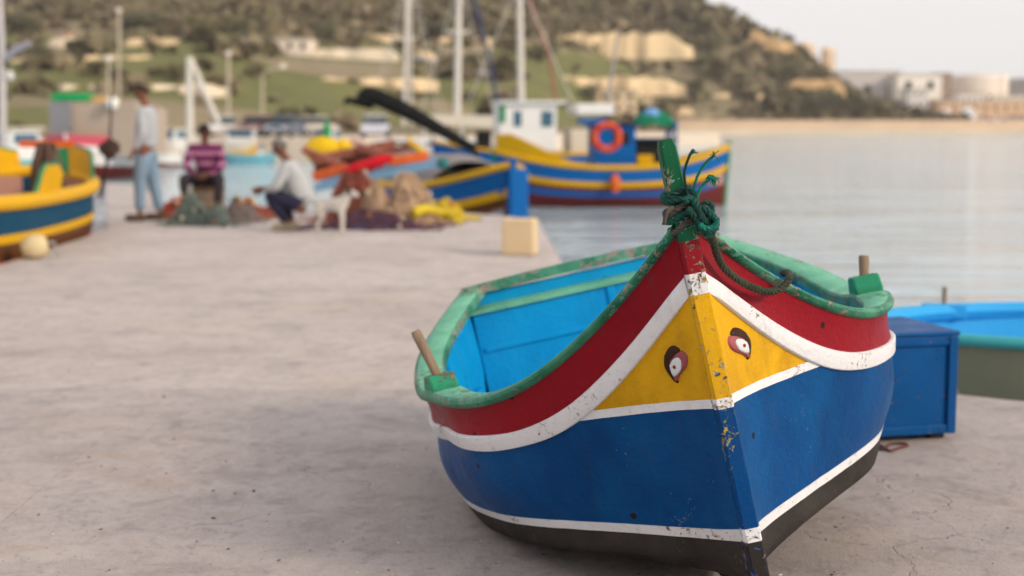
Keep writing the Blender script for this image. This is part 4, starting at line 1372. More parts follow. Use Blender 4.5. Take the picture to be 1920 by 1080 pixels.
# dog
gd = gp(622, 438)
de = empty('dog', gd, 0, 'small white dog with a black ear standing beside the squatting man', 'dog')
def dogmesh():
    pts, ed = [], []
    a = chain(pts, ed, [(-.13, .06, .33, .072)])
    b = chain(pts, ed, [(0, .02, .325, .075), (.11, -.02, .335, .088)], a)
    c = chain(pts, ed, [(.17, -.04, .40, .055), (.205, -.05, .455, .055), (.235, -.055, .462, .052), (.285, -.07, .440, .032), (.325, -.08, .432, .022)], b)
    chain(pts, ed, [(-.19, .08, .36, .022), (-.25, .11, .40, .016), (-.29, .12, .45, .010)], a)
    for s in (-1, 1):
        chain(pts, ed, [(.12, -.02 + s * .055, .25, .036), (.125, -.02 + s * .058, .15, .024), (.12, -.02 + s * .058, .05, .018), (.145, -.025 + s * .058, .018, .020)], b)
        chain(pts, ed, [(-.14, .06 + s * .055, .26, .050), (-.10, .05 + s * .06, .19, .030), (-.165, .06 + s * .06, .11, .020), (-.16, .06 + s * .06, .04, .017), (-.135, .055 + s * .06, .017, .019)], a)
    return skin('body', pts, ed, None, de)
db = mesh_obj('body', dogmesh(), plain('fur_white', (.50, .46, .42), .95, .1, 12, .3), de)
M_blk = plain('fur_black', (.025, .022, .02), .9)
for s in (-1, 1):
    mm = MB(); h = Vector((.215, -.05 + s * .036, .49))
    mm.add([h + Vector((-.02, 0, 0)), h + Vector((.022, 0, 0)), h + Vector((0, s * .022, -.01)), h + Vector((-.012, s * .030, .055))], [(0, 1, 3), (1, 2, 3), (2, 0, 3), (0, 2, 1)]); mm.build('ear', M_blk, db, smooth=False)
    mm = MB(); mm.lathe([(.001, -.007), (.008, 0), (.001, .007)], (.268, -.064 + s * .032, .468), 8); mm.build('eye', M_blk, db)
mm = MB(); mm.lathe([(.002, -.010), (.014, -.004), (.012, .006), (.002, .010)], (.342, -.084, .437), 8); mm.build('nose', M_blk, db)
mm = MB(); mm.lathe([(.005, -.03), (.030, -.012), (.032, .010), (.008, .03)], (.215, -.082, .468), 8, Matrix.Rotation(R(90), 3, 'X')); mm.build('patch', M_blk, db)

# ------------------------------------------------------------------ nets and gear on the quay
def net_heap(name, label, loc, rx, ry, h, col, col2, n, cat='fishing net', seed=0, rad=.011):
    random.seed(seed)
    e = empty(name, loc, 0, label, cat, 'fishing nets heaped on the quay')
    def top(x, y):
        q = (x / rx) ** 2 + (y / ry) ** 2
        return max(0, h * max(0, 1 - q) ** .45 * (.78 + .75 * mnoise.noise(Vector((x * 4.5 + seed, y * 4.5, 0))) + .3 * mnoise.noise(Vector((x * 12 + seed, y * 12, 3)))))
    m = MB(); rows = []
    for i in range(13):
        k = 1 - i / 12
        rows.append([Vector((rx * k * math.cos(a) * (1 + .12 * math.sin(3 * a + seed)), ry * k * math.sin(a), top(rx * k * math.cos(a), ry * k * math.sin(a)) + .004)) for a in [2 * math.pi * j / 28 for j in range(28)]])
    m.grid(rows, close=True); m.build('mound', plain(name + label[:8] + '_a', col, .95, .35, 9, .6), e)
    m = MB()
    for i in range(n):
        x, y = random.uniform(-1, 1) * rx * 1.05, random.uniform(-1, 1) * ry * 1.05
        pts = []; a = random.uniform(0, 6.3)
        for k in range(6):
            pts.append(Vector((x, y, top(x, y) + random.uniform(.004, .055)))); a += random.uniform(-1.2, 1.2)
            x += math.cos(a) * rx * .2; y += math.sin(a) * ry * .2
        m.tube(smooth_path(pts, 3), rad, 4, caps=False)
    m.build('net_cords', plain(name + label[:8] + '_b', col2, .95, .3, 6, .2), e)
    for i in range(7):
        x, y = random.uniform(-.8, .8) * rx, random.uniform(-.9, .3) * ry
        m = MB(); m.lathe([(.004, -.035), (.026, -.025), (.03, 0), (.026, .025), (.004, .035)], (x, y, top(x, y) + .03), 8, Matrix.Rotation(random.uniform(0, 3), 3, 'X')); m.build('float', plain('net_float_%d' % (i % 3), [(.5, .42, .3), (.03, .03, .03), (.45, .2, .06)][i % 3], .7), e)
    return e
net_heap('net_heap', 'grey green fishing net heaped before the seated man', gp(362, 424) + Vector((0, .3, 0)), .36, .30, .33, (.10, .125, .11), (.14, .17, .15), 90, seed=1)
net_heap('net_heap', 'grey brown net with dark floats to the right of the grey green net', gp(428, 420) + Vector((0, .3, 0)), .30, .28, .28, (.13, .105, .10), (.19, .15, .14), 70, seed=2)
net_heap('net_heap', 'rust red net behind the grey green net', gp(322, 412) + Vector((0, .3, 0)), .22, .25, .22, (.33, .055, .03), (.38, .08, .05), 50, seed=3)
net_heap('net_heap', 'rust coloured net by the knees of the squatting man', gp(470, 412) + Vector((0, .3, 0)), .24, .25, .20, (.26, .07, .045), (.30, .10, .07), 40, seed=4)
net_heap('net_heap', 'big beige net heap below the stacked beams', gp(742, 428) + Vector((0, .5, 0)), .46, .40, .50, (.34, .22, .14), (.44, .30, .20), 140, seed=5)
net_heap('net_heap', 'dark blue and purple net spread behind the white dog', gp(690, 432) + Vector((0, .3, 0)), .52, .26, .14, (.06, .055, .10), (.10, .05, .07), 110, seed=6)
net_heap('net_heap', 'rusty dark net under the cart behind the dog', gp(668, 418) + Vector((0, .5, 0)), .40, .36, .55, (.13, .07, .055), (.25, .07, .05), 110, seed=7)
net_heap('net_heap', 'yellow net trailing from the beige heap', gp(815, 415) + Vector((0, .3, 0)), .36, .24, .24, (.50, .36, .03), (.60, .44, .05), 80, seed=8)
random.seed(11)
m = MB(); m.tube(smooth_path([gp(775, 400, .18), gp(800, 392, .22), gp(830, 402, .10), gp(860, 414, .045)], 6), [.06] * 19, 7)
tag(m.build('canvas_roll', plain('canvas_yellow', (.56, .42, .03), .85, .3, 6, .4)), 'yellow rolled canvas lying over the yellow net', 'canvas')
# cart with beams
Yc = 19.2
cart = empty('beam_cart', gp(700, 404), 0, 'rusty cart with a long pale blue rail carrying wooden beams', 'cart')
def cpart(name, mat, f, **k):
    m = MB(); f(m); o = m.build(name, mat, cart, **k); o.matrix_parent_inverse = Matrix.Translation(cart.location).inverted(); return o
M_bl = plain('rail_pale_blue', (.16, .30, .46), .6, .2, 3)
def bar(m, a, b, w, h):
    a, b = Vector(a), Vector(b); d = b - a; L = d.length; d.normalize()
    y = Vector((0, 0, 1)).cross(d).normalized(); z = d.cross(y)
    m.box((a + b) / 2, (L, w, h), Matrix((d, y, z)).transposed(), bev=min(w, h) * .12)
cpart('side_rail', M_bl, lambda m: bar(m, at(590, 352, Yc - .2), at(832, 305, Yc - .2), .07, .10), smooth=False)
cpart('side_rail', M_bl, lambda m: bar(m, at(600, 342, Yc + .6), at(815, 300, Yc + .6), .07, .10), smooth=False)
M_rust = plain('rusty_steel', (.10, .055, .04), .85, .4, 8, .3)
for px in (630, 700, 770):
    for yy in (-.15, .55):
        top = at(px, lerp(350, 308, (px - 600) / 220), Yc + yy)
        cpart('leg', M_rust, lambda m: bar(m, (top.x, top.y, 0), top, .09, .09), smooth=False)
cpart('rail_knob', plain('knob_teal', (.03, .16, .17), .6), lambda m: m.lathe([(.01, -.08), (.07, -.05), (.08, 0), (.07, .05), (.01, .08)], at(830, 306, Yc - .2), 12))
BM_ = [('thick brown beam topmost on the cart', (585, 300, 19.6), (740, 268, 19.9), .16, .11, (.24, .075, .045), 'beam'),
       ('dark brown beam lying behind the topmost one', (640, 302, 20.0), (770, 276, 20.1), .15, .10, (.19, .07, .045), 'beam'),
       ('reddish beam slanting down across the cart', (568, 280, 19.3), (655, 318, 19.2), .12, .09, (.30, .10, .07), 'beam'),
       ('brown beam leaning by the red cloth', (672, 276, 19.7), (735, 294, 19.5), .13, .10, (.32, .11, .075), 'beam'),
       ('bright orange beam at the right end of the cart', (728, 303, 19.4), (802, 292, 19.5), .14, .12, (.62, .11, .015), 'beam'),
       ('orange red beam at the left end of the cart', (588, 332, 19.2), (650, 314, 19.2), .14, .13, (.55, .10, .02), 'beam'),
       ('maroon beam at the bottom of the stack', (590, 318, 19.9), (700, 296, 20.0), .22, .14, (.17, .05, .035), 'beam')]
for lab, a, b, w, h, c, cat in BM_:
    m = MB(); A, B_ = at(*a), at(*b); mid = (A + B_) / 2
    bar(m, A - mid, B_ - mid, w, h)
    o = m.build('wooden_beam', wood('beam_' + lab[:14], c, .7, (4, 12, 12)), smooth=False); o.location = mid
    tag(o, lab, cat, 'beams on the cart')
m = MB(); rows = []
A, B_ = at(645, 322, 19.0), at(738, 296, 19.1)
for i in range(15):
    f = i / 14; c = A.lerp(B_, f); r = []
    wd = .065 + .06 * math.sin(math.pi * f)
    for j in range(10):
        a = 2 * math.pi * j / 10
        r.append(c + Vector((.02 * math.sin(5 * f), math.cos(a) * wd * 1.1, math.sin(a) * wd * (.75 + .25 * mnoise.noise(Vector((f * 6, j * .7, 0)))))))
    rows.append(r)
m.grid(rows, close=True); m.f.append(tuple(range(10))); m.m.append(0); m.f.append(tuple(140 + j for j in range(10))); m.m.append(0)
tag(m.build('red_cloth', plain('cloth_red', (.50, .012, .022), .85, .25, 6, .4)), 'crumpled red cloth on the beams of the cart', 'cloth')
for (px, py, r, lab) in ((605, 282, .21, 'large yellow plastic bag on the stacked beams'), (642, 276, .12, 'small yellow bag to the right of the large one')):
    m = MB(); rows = []
    for i in range(9):
        th = math.pi * i / 8
        rows.append([Vector((r * 1.25 * math.sin(th) * math.cos(p), r * math.sin(th) * math.sin(p), r * math.cos(th))) * (1 + .16 * mnoise.noise(Vector((i * .6, p * 1.5, r * 9)))) for p in [2 * math.pi * j / 14 for j in range(14)]])
    m.grid(rows, close=True)
    o = m.build('plastic_bag', plain('bag_yellow', (.66, .42, .015), .6, .2, 6, .3)); o.location = at(px, py, 20.3); tag(o, lab, 'bag')
m = MB(); m.lathe([(.03, 0), (.055, .02), (.055, .22), (.02, .28), (.022, .33), (.001, .335)], (0, 0, 0), 12)
o = m.build('bottle', plain('bottle_green', (.02, .26, .10), .4)); o.location = at(613, 268, 20.3); tag(o, 'green bottle standing on the yellow bag', 'bottle')

# ------------------------------------------------------------------ masts, poles, lamps
def pole(name, label, pts, rad, mat, cat, extra=None, group=None):
    e = empty(name, pts[0], 0, label, cat, group)
    m = MB(); m.tube([Vector(p) - Vector(pts[0]) for p in pts], rad, 8); m.build('shaft', mat, e)
    if extra: extra(e, Vector(pts[0]))
    return e
def epart(e, name, mat, f, smooth=True):
    m = MB(); f(m); return m.build(name, mat, e, smooth=smooth)
M_alu = plain('mast_pale', (.55, .48, .42), .5, .1, .5)
M_wm = plain('mast_white', (.62, .56, .50), .5, .1, .5)
def mast(label, px, ytop, ybot, Y, w, lean=0, mat=M_alu, spreader=None):
    a, b = at(px, ybot, Y), at(px + lean, ytop, Y)
    r = w * Y / FPX / 2
    def ex(e, o):
        t = b - o
        if spreader:
            for f in spreader:
                p = (a - o).lerp(t, f)
                epart(e, 'spreader', mat, lambda m: m.tube([p + Vector((-.55, 0, .05)), p, p + Vector((.55, 0, .05))], r * .5, 6))
        epart(e, 'stay', mat, lambda m: m.tube([t * .98, (a - o) + Vector((1.9, .5, 0))], .02, 5))
        epart(e, 'stay', mat, lambda m: m.tube([t * .98, (a - o) + Vector((-1.9, .5, 0))], .02, 5))
    return pole('mast', label, [a, b], [r, r * .8], mat, 'mast', ex, 'masts across the basin')
# yachts carrying the masts
def yacht(label, px, Y, L, hullc='white', rz=0):
    c = at(px, 240, Y)
    e = hull_boat('yacht', label, (c.x, Y), rz, L, L * .30, .95, .25, .1, [('topside', .55, hullc), ('bottom', 1, 'navy')], rail='cream', inner='cream', post=hullc, posts=(.02, .02), thwarts=(), decked=.85, raillw=.03)
    bpart(e, 'coachroof', cm('white'), lambda m: m.box((0, 0, 1.15), (L * .42, L * .18, .5), bev=.12))
    bpart(e, 'cabin_window', cm('dark'), lambda m: m.box((0, -L * .0905, 1.2), (L * .3, .02, .16)))
    return e
yacht('pale yacht carrying the pair of thin masts left of centre', 770, 74, 8.5, rz=R(5))
yacht('pale yacht below the single straight mast', 850, 70, 8.0, rz=R(-8))
mast('left of the two close pale masts', 757, -60, 236, 74, 8, 8, M_wm, (.55,))
mast('right of the two close pale masts', 771, -60, 236, 76, 6, -2)
mast('single straight cream mast right of the close pair', 857, -50, 226, 70, 13, 4, M_wm, (.6,))
mast('thick cream mast above the white wheelhouse', 977, -40, 190, 52, 13, -3, M_wm)
pole('rigging_spar', 'blue spar slanting down to the wheelhouse roof', [at(932, 190, 50), at(918, 110, 50), at(884, -20, 50)], [.055, .05, .045], plain('spar_blue', (.05, .07, .14), .7), 'spar')
pole('rigging_spar', 'rust red spar slanting behind the wheelhouse', [at(1042, 190, 56), at(1030, 110, 56), at(988, -20, 56)], [.06, .05, .045], plain('spar_rust', (.30, .11, .085), .7), 'spar')
pole('rigging_spar', 'thin grey spar leaning above the blue cabin', [at(1140, 205, 60), at(1146, 140, 60), at(1160, 60, 60)], [.10, .08, .06], plain('spar_grey', (.32, .28, .26), .7), 'spar')
m_red = cm('red')
def gaff(e, o):
    g0 = at(8, 112, 30) - o
    epart(e, 'gaff', plain('gaff_grey', (.30, .28, .32), .7), lambda m: m.tube([g0, at(30, 92, 30) - o, at(58, 80, 30) - o], [.07, .09, .05], 8))
    epart(e, 'block', cm('dark'), lambda m: m.box(at(9, 120, 30) - o, (.10, .10, .20), bev=.03))
    epart(e, 'lamp', cm('white'), lambda m: m.lathe([(.02, -.1), (.07, -.06), (.08, .05), (.02, .1)], at(19, 142, 30) - o, 10))
pole('mast', 'grey mast with a short gaff at the left edge', [at(6, 292, 30), at(4, 100, 30), at(-4, -60, 30)], [.075, .07, .055], plain('mast_grey', (.50, .46, .46), .5), 'mast', gaff)
def lamp_head(px, py, Y, w=.55):
    def f(e, o):
        p = at(px, py, Y) - o
        epart(e, 'lamp_head', plain('lamp_white', (.75, .66, .60), .5), lambda m: m.lathe([(.08, -.14), (w * .42, -.10), (w * .5, 0), (w * .3, .14), (.05, .2)], p, 12))
    return f
def lamp(label, px, y0, y1, Y, w, head=None, arm=None):
    a, b = at(px, y0, Y), at(px, y1, Y); pts = [a, b]; rr = [w * Y / FPX / 2 * .55] * 2
    if arm: pts += [at(*arm[0], Y), at(*arm[1], Y)]; rr += [rr[0] * .7] * 2
    return pole('street_lamp', label, pts, rr, plain('lamp_post', (.42, .37, .29), .6), 'street lamp', lamp_head(*(head or ((px, y1)) ), Y) , 'lamp posts along the far quay')
lamp('tall lamp post above the standing man', 223, 235, 22, 118, 10, (223, 20))
lamp('short post left of the tall lamp post', 203, 270, 112, 90, 10, (203, 110))
lamp('lamp post left of the turned lamp arm', 428, 230, 102, 112, 12, (428, 100))
lamp('lamp post with a bent arm and round white head', 492, 225, 150, 108, 9, (530, 125), ((494, 134), (524, 128)))
e = pole('derrick', 'cream boat derrick with a slanting brace behind the seated man', [at(356, 292, 70), at(355, 106, 70)], [.20, .16], M_wm, 'derrick')
epart(e, 'brace', M_wm, lambda m: m.tube([at(358, 112, 70) - e.location, at(410, 232, 70) - e.location], [.13, .13], 8))
epart(e, 'pulley', M_wm, lambda m: m.box(at(375, 158, 70) - e.location, (.3, .25, .4), bev=.08))
epart(e, 'foot', M_wm, lambda m: m.box(at(356, 288, 70) - e.location, (.8, .8, .5), bev=.05))

# ------------------------------------------------------------------ boats on the far side
# canvas covered boat behind the standing man
tb = at(178, 300, 55)
tb_e = hull_boat('covered_boat', 'white boat with pink stripe under a tall beige cover behind the standing man', (tb.x, 56.5), R(80), 6.5, 3.3, 1.55, .1, .1,
                 [('pink_stripe', .18, 'pink'), ('topside', .55, 'white'), ('bottom', 1, 'maroon')], rail='pink', inner='cream', post='white', full=4.5, thwarts=())
M_cov = plain('cover_beige', (.42, .33, .26), .85, .12, 1.2, .3); M_covg = plain('cover_grey', (.26, .25, .26), .85, .12, 1.2, .3)
bx0, bx1 = at(92, 200, 54).x, at(258, 200, 54).x
def cover_poly(m, x0, x1):
    z0, z1 = at(0, 292, 54).z, at(0, 192, 54).z
    m.add([(x0, 54.0, z0), (x1, 53.8, z0), (x1, 53.8, z1 + .05), (x0, 54, z1), (x0, 58.5, z0), (x1, 58.5, z0), (x1, 58.5, z1 - .2), (x0, 58.5, z1 - .2)],
          [(0, 1, 2, 3), (5, 4, 7, 6), (3, 2, 6, 7), (1, 5, 6, 2), (4, 0, 3, 7)])
ce = empty('boat_cover', (bx0, 54, at(0, 292, 54).z), 0, 'tall beige canvas cover with grey left side on the pink striped boat', 'canvas cover')
for x0, x1, mt in ((bx0, lerp(bx0, bx1, .26), M_covg), (lerp(bx0, bx1, .26) + .01, bx1, M_cov)):
    m = MB(); cover_poly(m, x0, x1); o = m.build('canvas_sheet', mt, ce, smooth=False); o.matrix_parent_inverse = Matrix.Translation(ce.location).inverted()
m = MB(); m.box((0, 0, .15), (1.35, 1.2, .3), bev=.06)
o = m.build('fish_box', plain('box_green', (.01, .30, .09), .5)); o.location = at(138, 190, 54.6); tag(o, 'bright green box on top of the beige cover', 'box')
m = MB(); m.box((0, 0, .12), (.55, .5, .26), bev=.05)
o = m.build('fish_box', plain('box_tan', (.55, .33, .12), .6)); o.location = at(186, 194, 54.6); tag(o, 'tan box right of the bright green box', 'box')
m = MB(); m.lathe([(.01, -.24), (.16, -.2), (.23, -.04), (.22, .08), (.14, .2), (.01, .24)], (0, 0, 0), 14)
o = m.build('buoy', plain('buoy_white', (.78, .74, .70), .5)); o.location = at(211, 193, 53.6); tag(o, 'round white buoy hung at the top of the beige cover', 'buoy')

FARB = [  # label, px centre, Y, L, heading, hull, stripe, cabin
 ('turquoise edged white boat at the left edge of the picture', 28, 48, 4.2, 70, 'white', 'turq', True),
 ('white motor boat left of the cream derrick', 318, 74, 5.0, 85, 'white', 'cream', True),
 ('white motor boat with high cabin right of the derrick', 455, 84, 6.0, 95, 'white', 'grey', True),
 ('turquoise striped low boat behind the squatting man', 466, 78, 2.7, 4, 'turqpale', 'turqpale', False, .42),
 ('white and green boat right of the grey car', 615, 80, 4.0, 80, 'white', 'green', True),
 ('cream launch with red trim moored before the cars', 660, 82, 4.4, 95, 'cream', 'red', False),
 ('cream launch beneath the black boom', 742, 78, 4.8, 20, 'cream', 'brown', False),
 ('small yellow boat right of the seated man', 432, 80, 2.8, 5, 'yellow', 'cream', False),
]
C['turqpale'] = (.16, .42, .50)
for lab, px, Y, L, hd, hc, st, cab, *fbx in FARB:
    c = at(px, 250, Y)
    e = hull_boat('harbour_boat', lab, (c.x, Y), R(hd), L, L * .42, (fbx or [.85])[0], .35 if not fbx else .1, .1, [('sheer_strake', .2, st), ('topside', .6, hc), ('bottom', 1, 'maroon')], rail=st, inner='cream', post=hc, thwarts=(0,), group='boats across the basin')
    if cab:
        bpart(e, 'cabin', cm('white'), lambda m: m.box((-L * .05, 0, 1.35), (L * .36, L * .28, 1.1), bev=.1))
        bpart(e, 'cabin_window', bpaint('winblue', (.06, .13, .19), .25), lambda m: (m.box((-L * .05, -L * .142, 1.6), (L * .28, .02, .35)), m.box((L * .132, 0, 1.6), (.02, L * .22, .35)), m.box((-L * .232, 0, 1.6), (.02, L * .22, .35))))
        bpart(e, 'cabin_roof', cm('cream'), lambda m: m.box((-L * .05, 0, 1.95), (L * .44, L * .33, .08), bev=.03))
# pale canopy boat
c = at(865, 240, 58)
e = hull_boat('canopy_boat', 'passenger boat with long cream canopy roof behind the black boom', (c.x, 58), R(4), 6.4, 2.2, .9, .3, .2, [('topside_band', .4, 'maroon'), ('bottom', 1, 'navy')], rail='cream', inner='wood', post='cream')
bpart(e, 'canopy', cm('cream'), lambda m: m.prism([(-1.7, 2.1), (1.5, 1.95), (1.6, 2.2), (1.2, 2.45), (-1.4, 2.5), (-1.75, 2.3)], -.95, .95, 'y'))
for x in (-1.5, 0, 1.4):
    for y in (-.85, .85): bpart(e, 'canopy_post', cm('white'), lambda m: m.box((x, y, 1.5), (.06, .06, 1.3)))
bpart(e, 'wheel_box', cm('dark'), lambda m: m.box((.9, 0, 1.45), (.6, .8, .8), bev=.05))

# ------------------------------------------------------------------ cars on the far quay
def car(label, px, Y, rz, c, z=.5):
    p = at(px, 250, Y)
    e = empty('parked_car', (p.x, Y, z), rz, label, 'car', 'cars parked on the far quay')
    bodym = plain('car_' + label[:10], c, .3, .05, 1, 0)
    gl = plain('car_glass', (.03, .045, .05), .12, .1, 1, 0); dk = plain('tyre', (.02, .02, .02), .9)
    m = MB(); m.prism([(-2.0, .28), (-2.02, .62), (-1.85, .82), (-1.0, .90), (1.35, .92), (1.95, .80), (2.05, .55), (2.0, .28)], -.82, .82, 'y'); o = m.build('body', bodym, e, smooth=False)
    bv = o.modifiers.new('bevel', 'BEVEL'); bv.width = .07; bv.segments = 2
    m = MB(); m.prism([(-1.0, .88), (-.35, 1.38), (.95, 1.42), (1.55, .90)], -.70, .70, 'y'); m.build('glasshouse', gl, e, smooth=False)
    m = MB(); m.prism([(-.40, 1.36), (-.30, 1.43), (.95, 1.47), (1.08, 1.38)], -.72, .72, 'y'); m.build('roof', bodym, e, smooth=False)
    for x in (-1.25, 1.25):
        for y in (-.78, .78):
            m = MB(); m.lathe([(.05, -.1), (.31, -.1), (.33, -.06), (.33, .06), (.31, .1), (.05, .1)], (x, y, .33), 16, Matrix.Rotation(R(90), 3, 'X')); w = m.build('wheel', dk, e)
            m = MB(); m.lathe([(.02, -.01), (.19, -.01), (.19, .01), (.02, .02)], (x, y + math.copysign(.105, y), .33), 12, Matrix.Rotation(R(90), 3, 'X')); m.build('rim', cm('grey'), w)
    for y in (-.6, .6):
        m = MB(); m.box((-2.0, y, .66), (.08, .3, .14), bev=.03); m.build('headlight', plain('headlight', (.75, .75, .72), .2), e)
        m = MB(); m.box((2.0, y, .70), (.08, .26, .14), bev=.03); m.build('tail_light', plain('tail_light', (.40, .02, .02), .3), e)
    m = MB(); m.box((-2.03, 0, .42), (.04, .5, .11)); m.build('number_plate', cm('white'), e, smooth=False)
    return e
car('maroon car parked left of the grey car', 483, 95, R(75), (.18, .03, .045))
car('grey blue car above the head of the squatting man', 535, 94, R(80), (.12, .14, .20))
car('pale lilac car facing the basin below the black boom', 704, 92, R(92), (.50, .50, .60))
car('cream car half hidden by the white motor boat', 585, 100, R(60), (.55, .50, .44))
car('white van-like car left of the maroon car', 420, 98, R(95), (.62, .60, .58))

# ------------------------------------------------------------------ hillside: walls, houses, scrub, trees
def wall_on_hill(label, x0, x1, ytop, ybot, mat=M_tan, name='terrace_wall', jag=.12, cat='wall', slope=0, thick=3.0):
    n = max(6, int((x1 - x0) / 9))
    base = hp((x0 + x1) / 2, ybot)
    Y = base.y
    m = MB(); fr, ft, bt = [], [], []
    for i in range(n + 1):
        px = lerp(x0, x1, i / n)
        b = at(px, ybot + 14 + slope * i / n, Y); fe = i / n; k = (.25 + .75 * sstep(0, .10, fe) * sstep(1.0, .88, fe)) * (1 + jag * mnoise.noise(Vector((px * .05, ytop * .1, 1))))
        t = at(px, ybot + slope * i / n - (ybot - ytop) * k, Y)
        dy = 1.2 * jag * 6 * mnoise.noise(Vector((px * .03, 4, ybot)))
        fr.append(b + Vector((0, dy, 0))); ft.append(t + Vector((0, dy + .4, 0))); bt.append(t + Vector((0, dy + thick + 3, .3)))
    mids = [a.lerp(b, .5) + Vector((0, -.5 * abs(mnoise.noise(a * .2)), 0)) for a, b in zip(fr, ft)]
    m.grid([fr, mids, ft, bt])
    m.add([fr[0], ft[0], bt[0]], [(0, 1, 2)]); m.add([fr[-1], ft[-1], bt[-1]], [(0, 1, 2)])
    o = m.build(name, mat, smooth=False)
    tag(o, label, cat, 'walls and rock faces on the hill')
    return o
M_cliff = plain('cliff_rock', (.58, .38, .20), .95, .3, .12, .5)
M_wall = plain('terrace_stone', (.72, .54, .33), .95, .2, .25, .4)
M_wall2 = plain('terrace_stone_pale', (.70, .58, .44), .95, .15, .25, .3)
wall_on_hill('long tan rock face high on the hill right of the tallest mast', 935, 1300, 62, 95, M_wall, slope=2, jag=.3)
wall_on_hill('long pale garden wall left of the close masts', 578, 745, 91, 112, M_wall2)
wall_on_hill('tan wall low on the hill behind the wheelhouse', 930, 1285, 145, 166, M_wall, jag=.35)
wall_on_hill('orange rock face near the right end of the ridge', 1402, 1500, 56, 104, M_cliff, slope=32, jag=.3, cat='rock face', name='rock_face')
wall_on_hill('yellow rock face at the foot of the headland', 1475, 1588, 150, 187, M_cliff, jag=.25, cat='rock face', name='rock_face')
wall_on_hill('short wall at the left edge of the hill', 86, 142, 70, 90, M_wall2)
wall_on_hill('low wall left of the tall lamp post', 232, 330, 72, 86, M_wall)
wall_on_hill('short wall right of the close masts', 752, 815, 97, 113, M_wall)
wall_on_hill('small rock outcrop above the garden wall', 672, 752, 66, 78, M_wall, jag=.3)
wall_on_hill('broken wall right of the straight mast', 800, 935, 70, 86, M_wall, jag=.3)
wall_on_hill('tan bank above the shore right of the blue cabin', 1238, 1302, 200, 216, M_wall)
wall_on_hill('low pale bank at the foot of the headland', 1300, 1470, 176, 186, M_wall, jag=.4)
wall_on_hill('low field wall across the green terraces at the left', 20, 300, 106, 114, M_wall, jag=.4)
wall_on_hill('low wall beneath the green terraces', 60, 420, 160, 168, M_wall2, jag=.4)
wall_on_hill('pale track edge below the garden wall', 560, 820, 148, 158, M_wall, jag=.5)
# road
m = MB(); L0, L1 = [], []
for i in range(13):
    f = i / 12; px, py = lerp(772, 935, f), lerp(108, 146, f)
    p = hp(px, py); q = hp(px, py + 7); p.z = hill_h(p.x, p.y) + .5; q.z = hill_h(q.x, q.y) + .5
    L0.append(p); L1.append(q)
m.grid([L0, L1]); tag(m.build('road', plain('road_grey', (.30, .27, .26), .9, .1, .3)), kind='structure')

def house(label, x0, x1, ytop, ybot, mat, wins=4, depth=9, floors=1, name='house', cat='house', Y=None, roofcol=(.45, .38, .30), parapet=True):
    if Y is None: Y = hp((x0 + x1) / 2, ybot).y
    a, b = at(x0, ybot, Y), at(x1, ytop, Y)
    W, H = b.x - a.x, b.z - a.z
    e = empty(name, ((a.x + b.x) / 2, Y, a.z), 0, label, cat)
    epart(e, 'wall', mat, lambda m: m.box((0, depth / 2, H / 2 - 2), (W, depth, H + 4)), False)
    epart(e, 'roof', plain('roof_%.2f' % roofcol[0], roofcol, .9), lambda m: m.box((0, depth / 2, H + .15), (W + .5, depth + .5, .3)), False)
    gl = plain('far_window', (.05, .05, .055), .3, .1, 1, 0)
    for fl in range(floors):
        for i in range(wins):
            x = -W / 2 + W * (i + .5) / wins; z = H * (fl + .55) / floors
            w = epart(e, 'window', gl, lambda m: m.box((x, -.03, z), (W / wins * .30, .10, H / floors * .36)), False)
            epart(w, 'frame', mat, lambda m: m.box((x, -.09, z - H / floors * .24), (W / wins * .5, .14, H / floors * .05)), False)
    return e
house('whitish flat roofed farmhouse beside the garden wall', 456, 580, 73, 101, plain('render_pale', (.74, .63, .54), .9, .1, .2), 5)
house('tan stone house low on the hill behind the blue cabin', 1118, 1195, 172, 214, plain('render_tan', (.66, .50, .34), .9, .12, .2), 3, floors=2)
house('small tan house beside the stone house', 1196, 1222, 170, 196, plain('render_tan', (.66, .50, .34), .9), 2)
house('small pink house at the left of the hill', 112, 132, 58, 72, plain('render_pink', (.55, .33, .24), .9), 2)

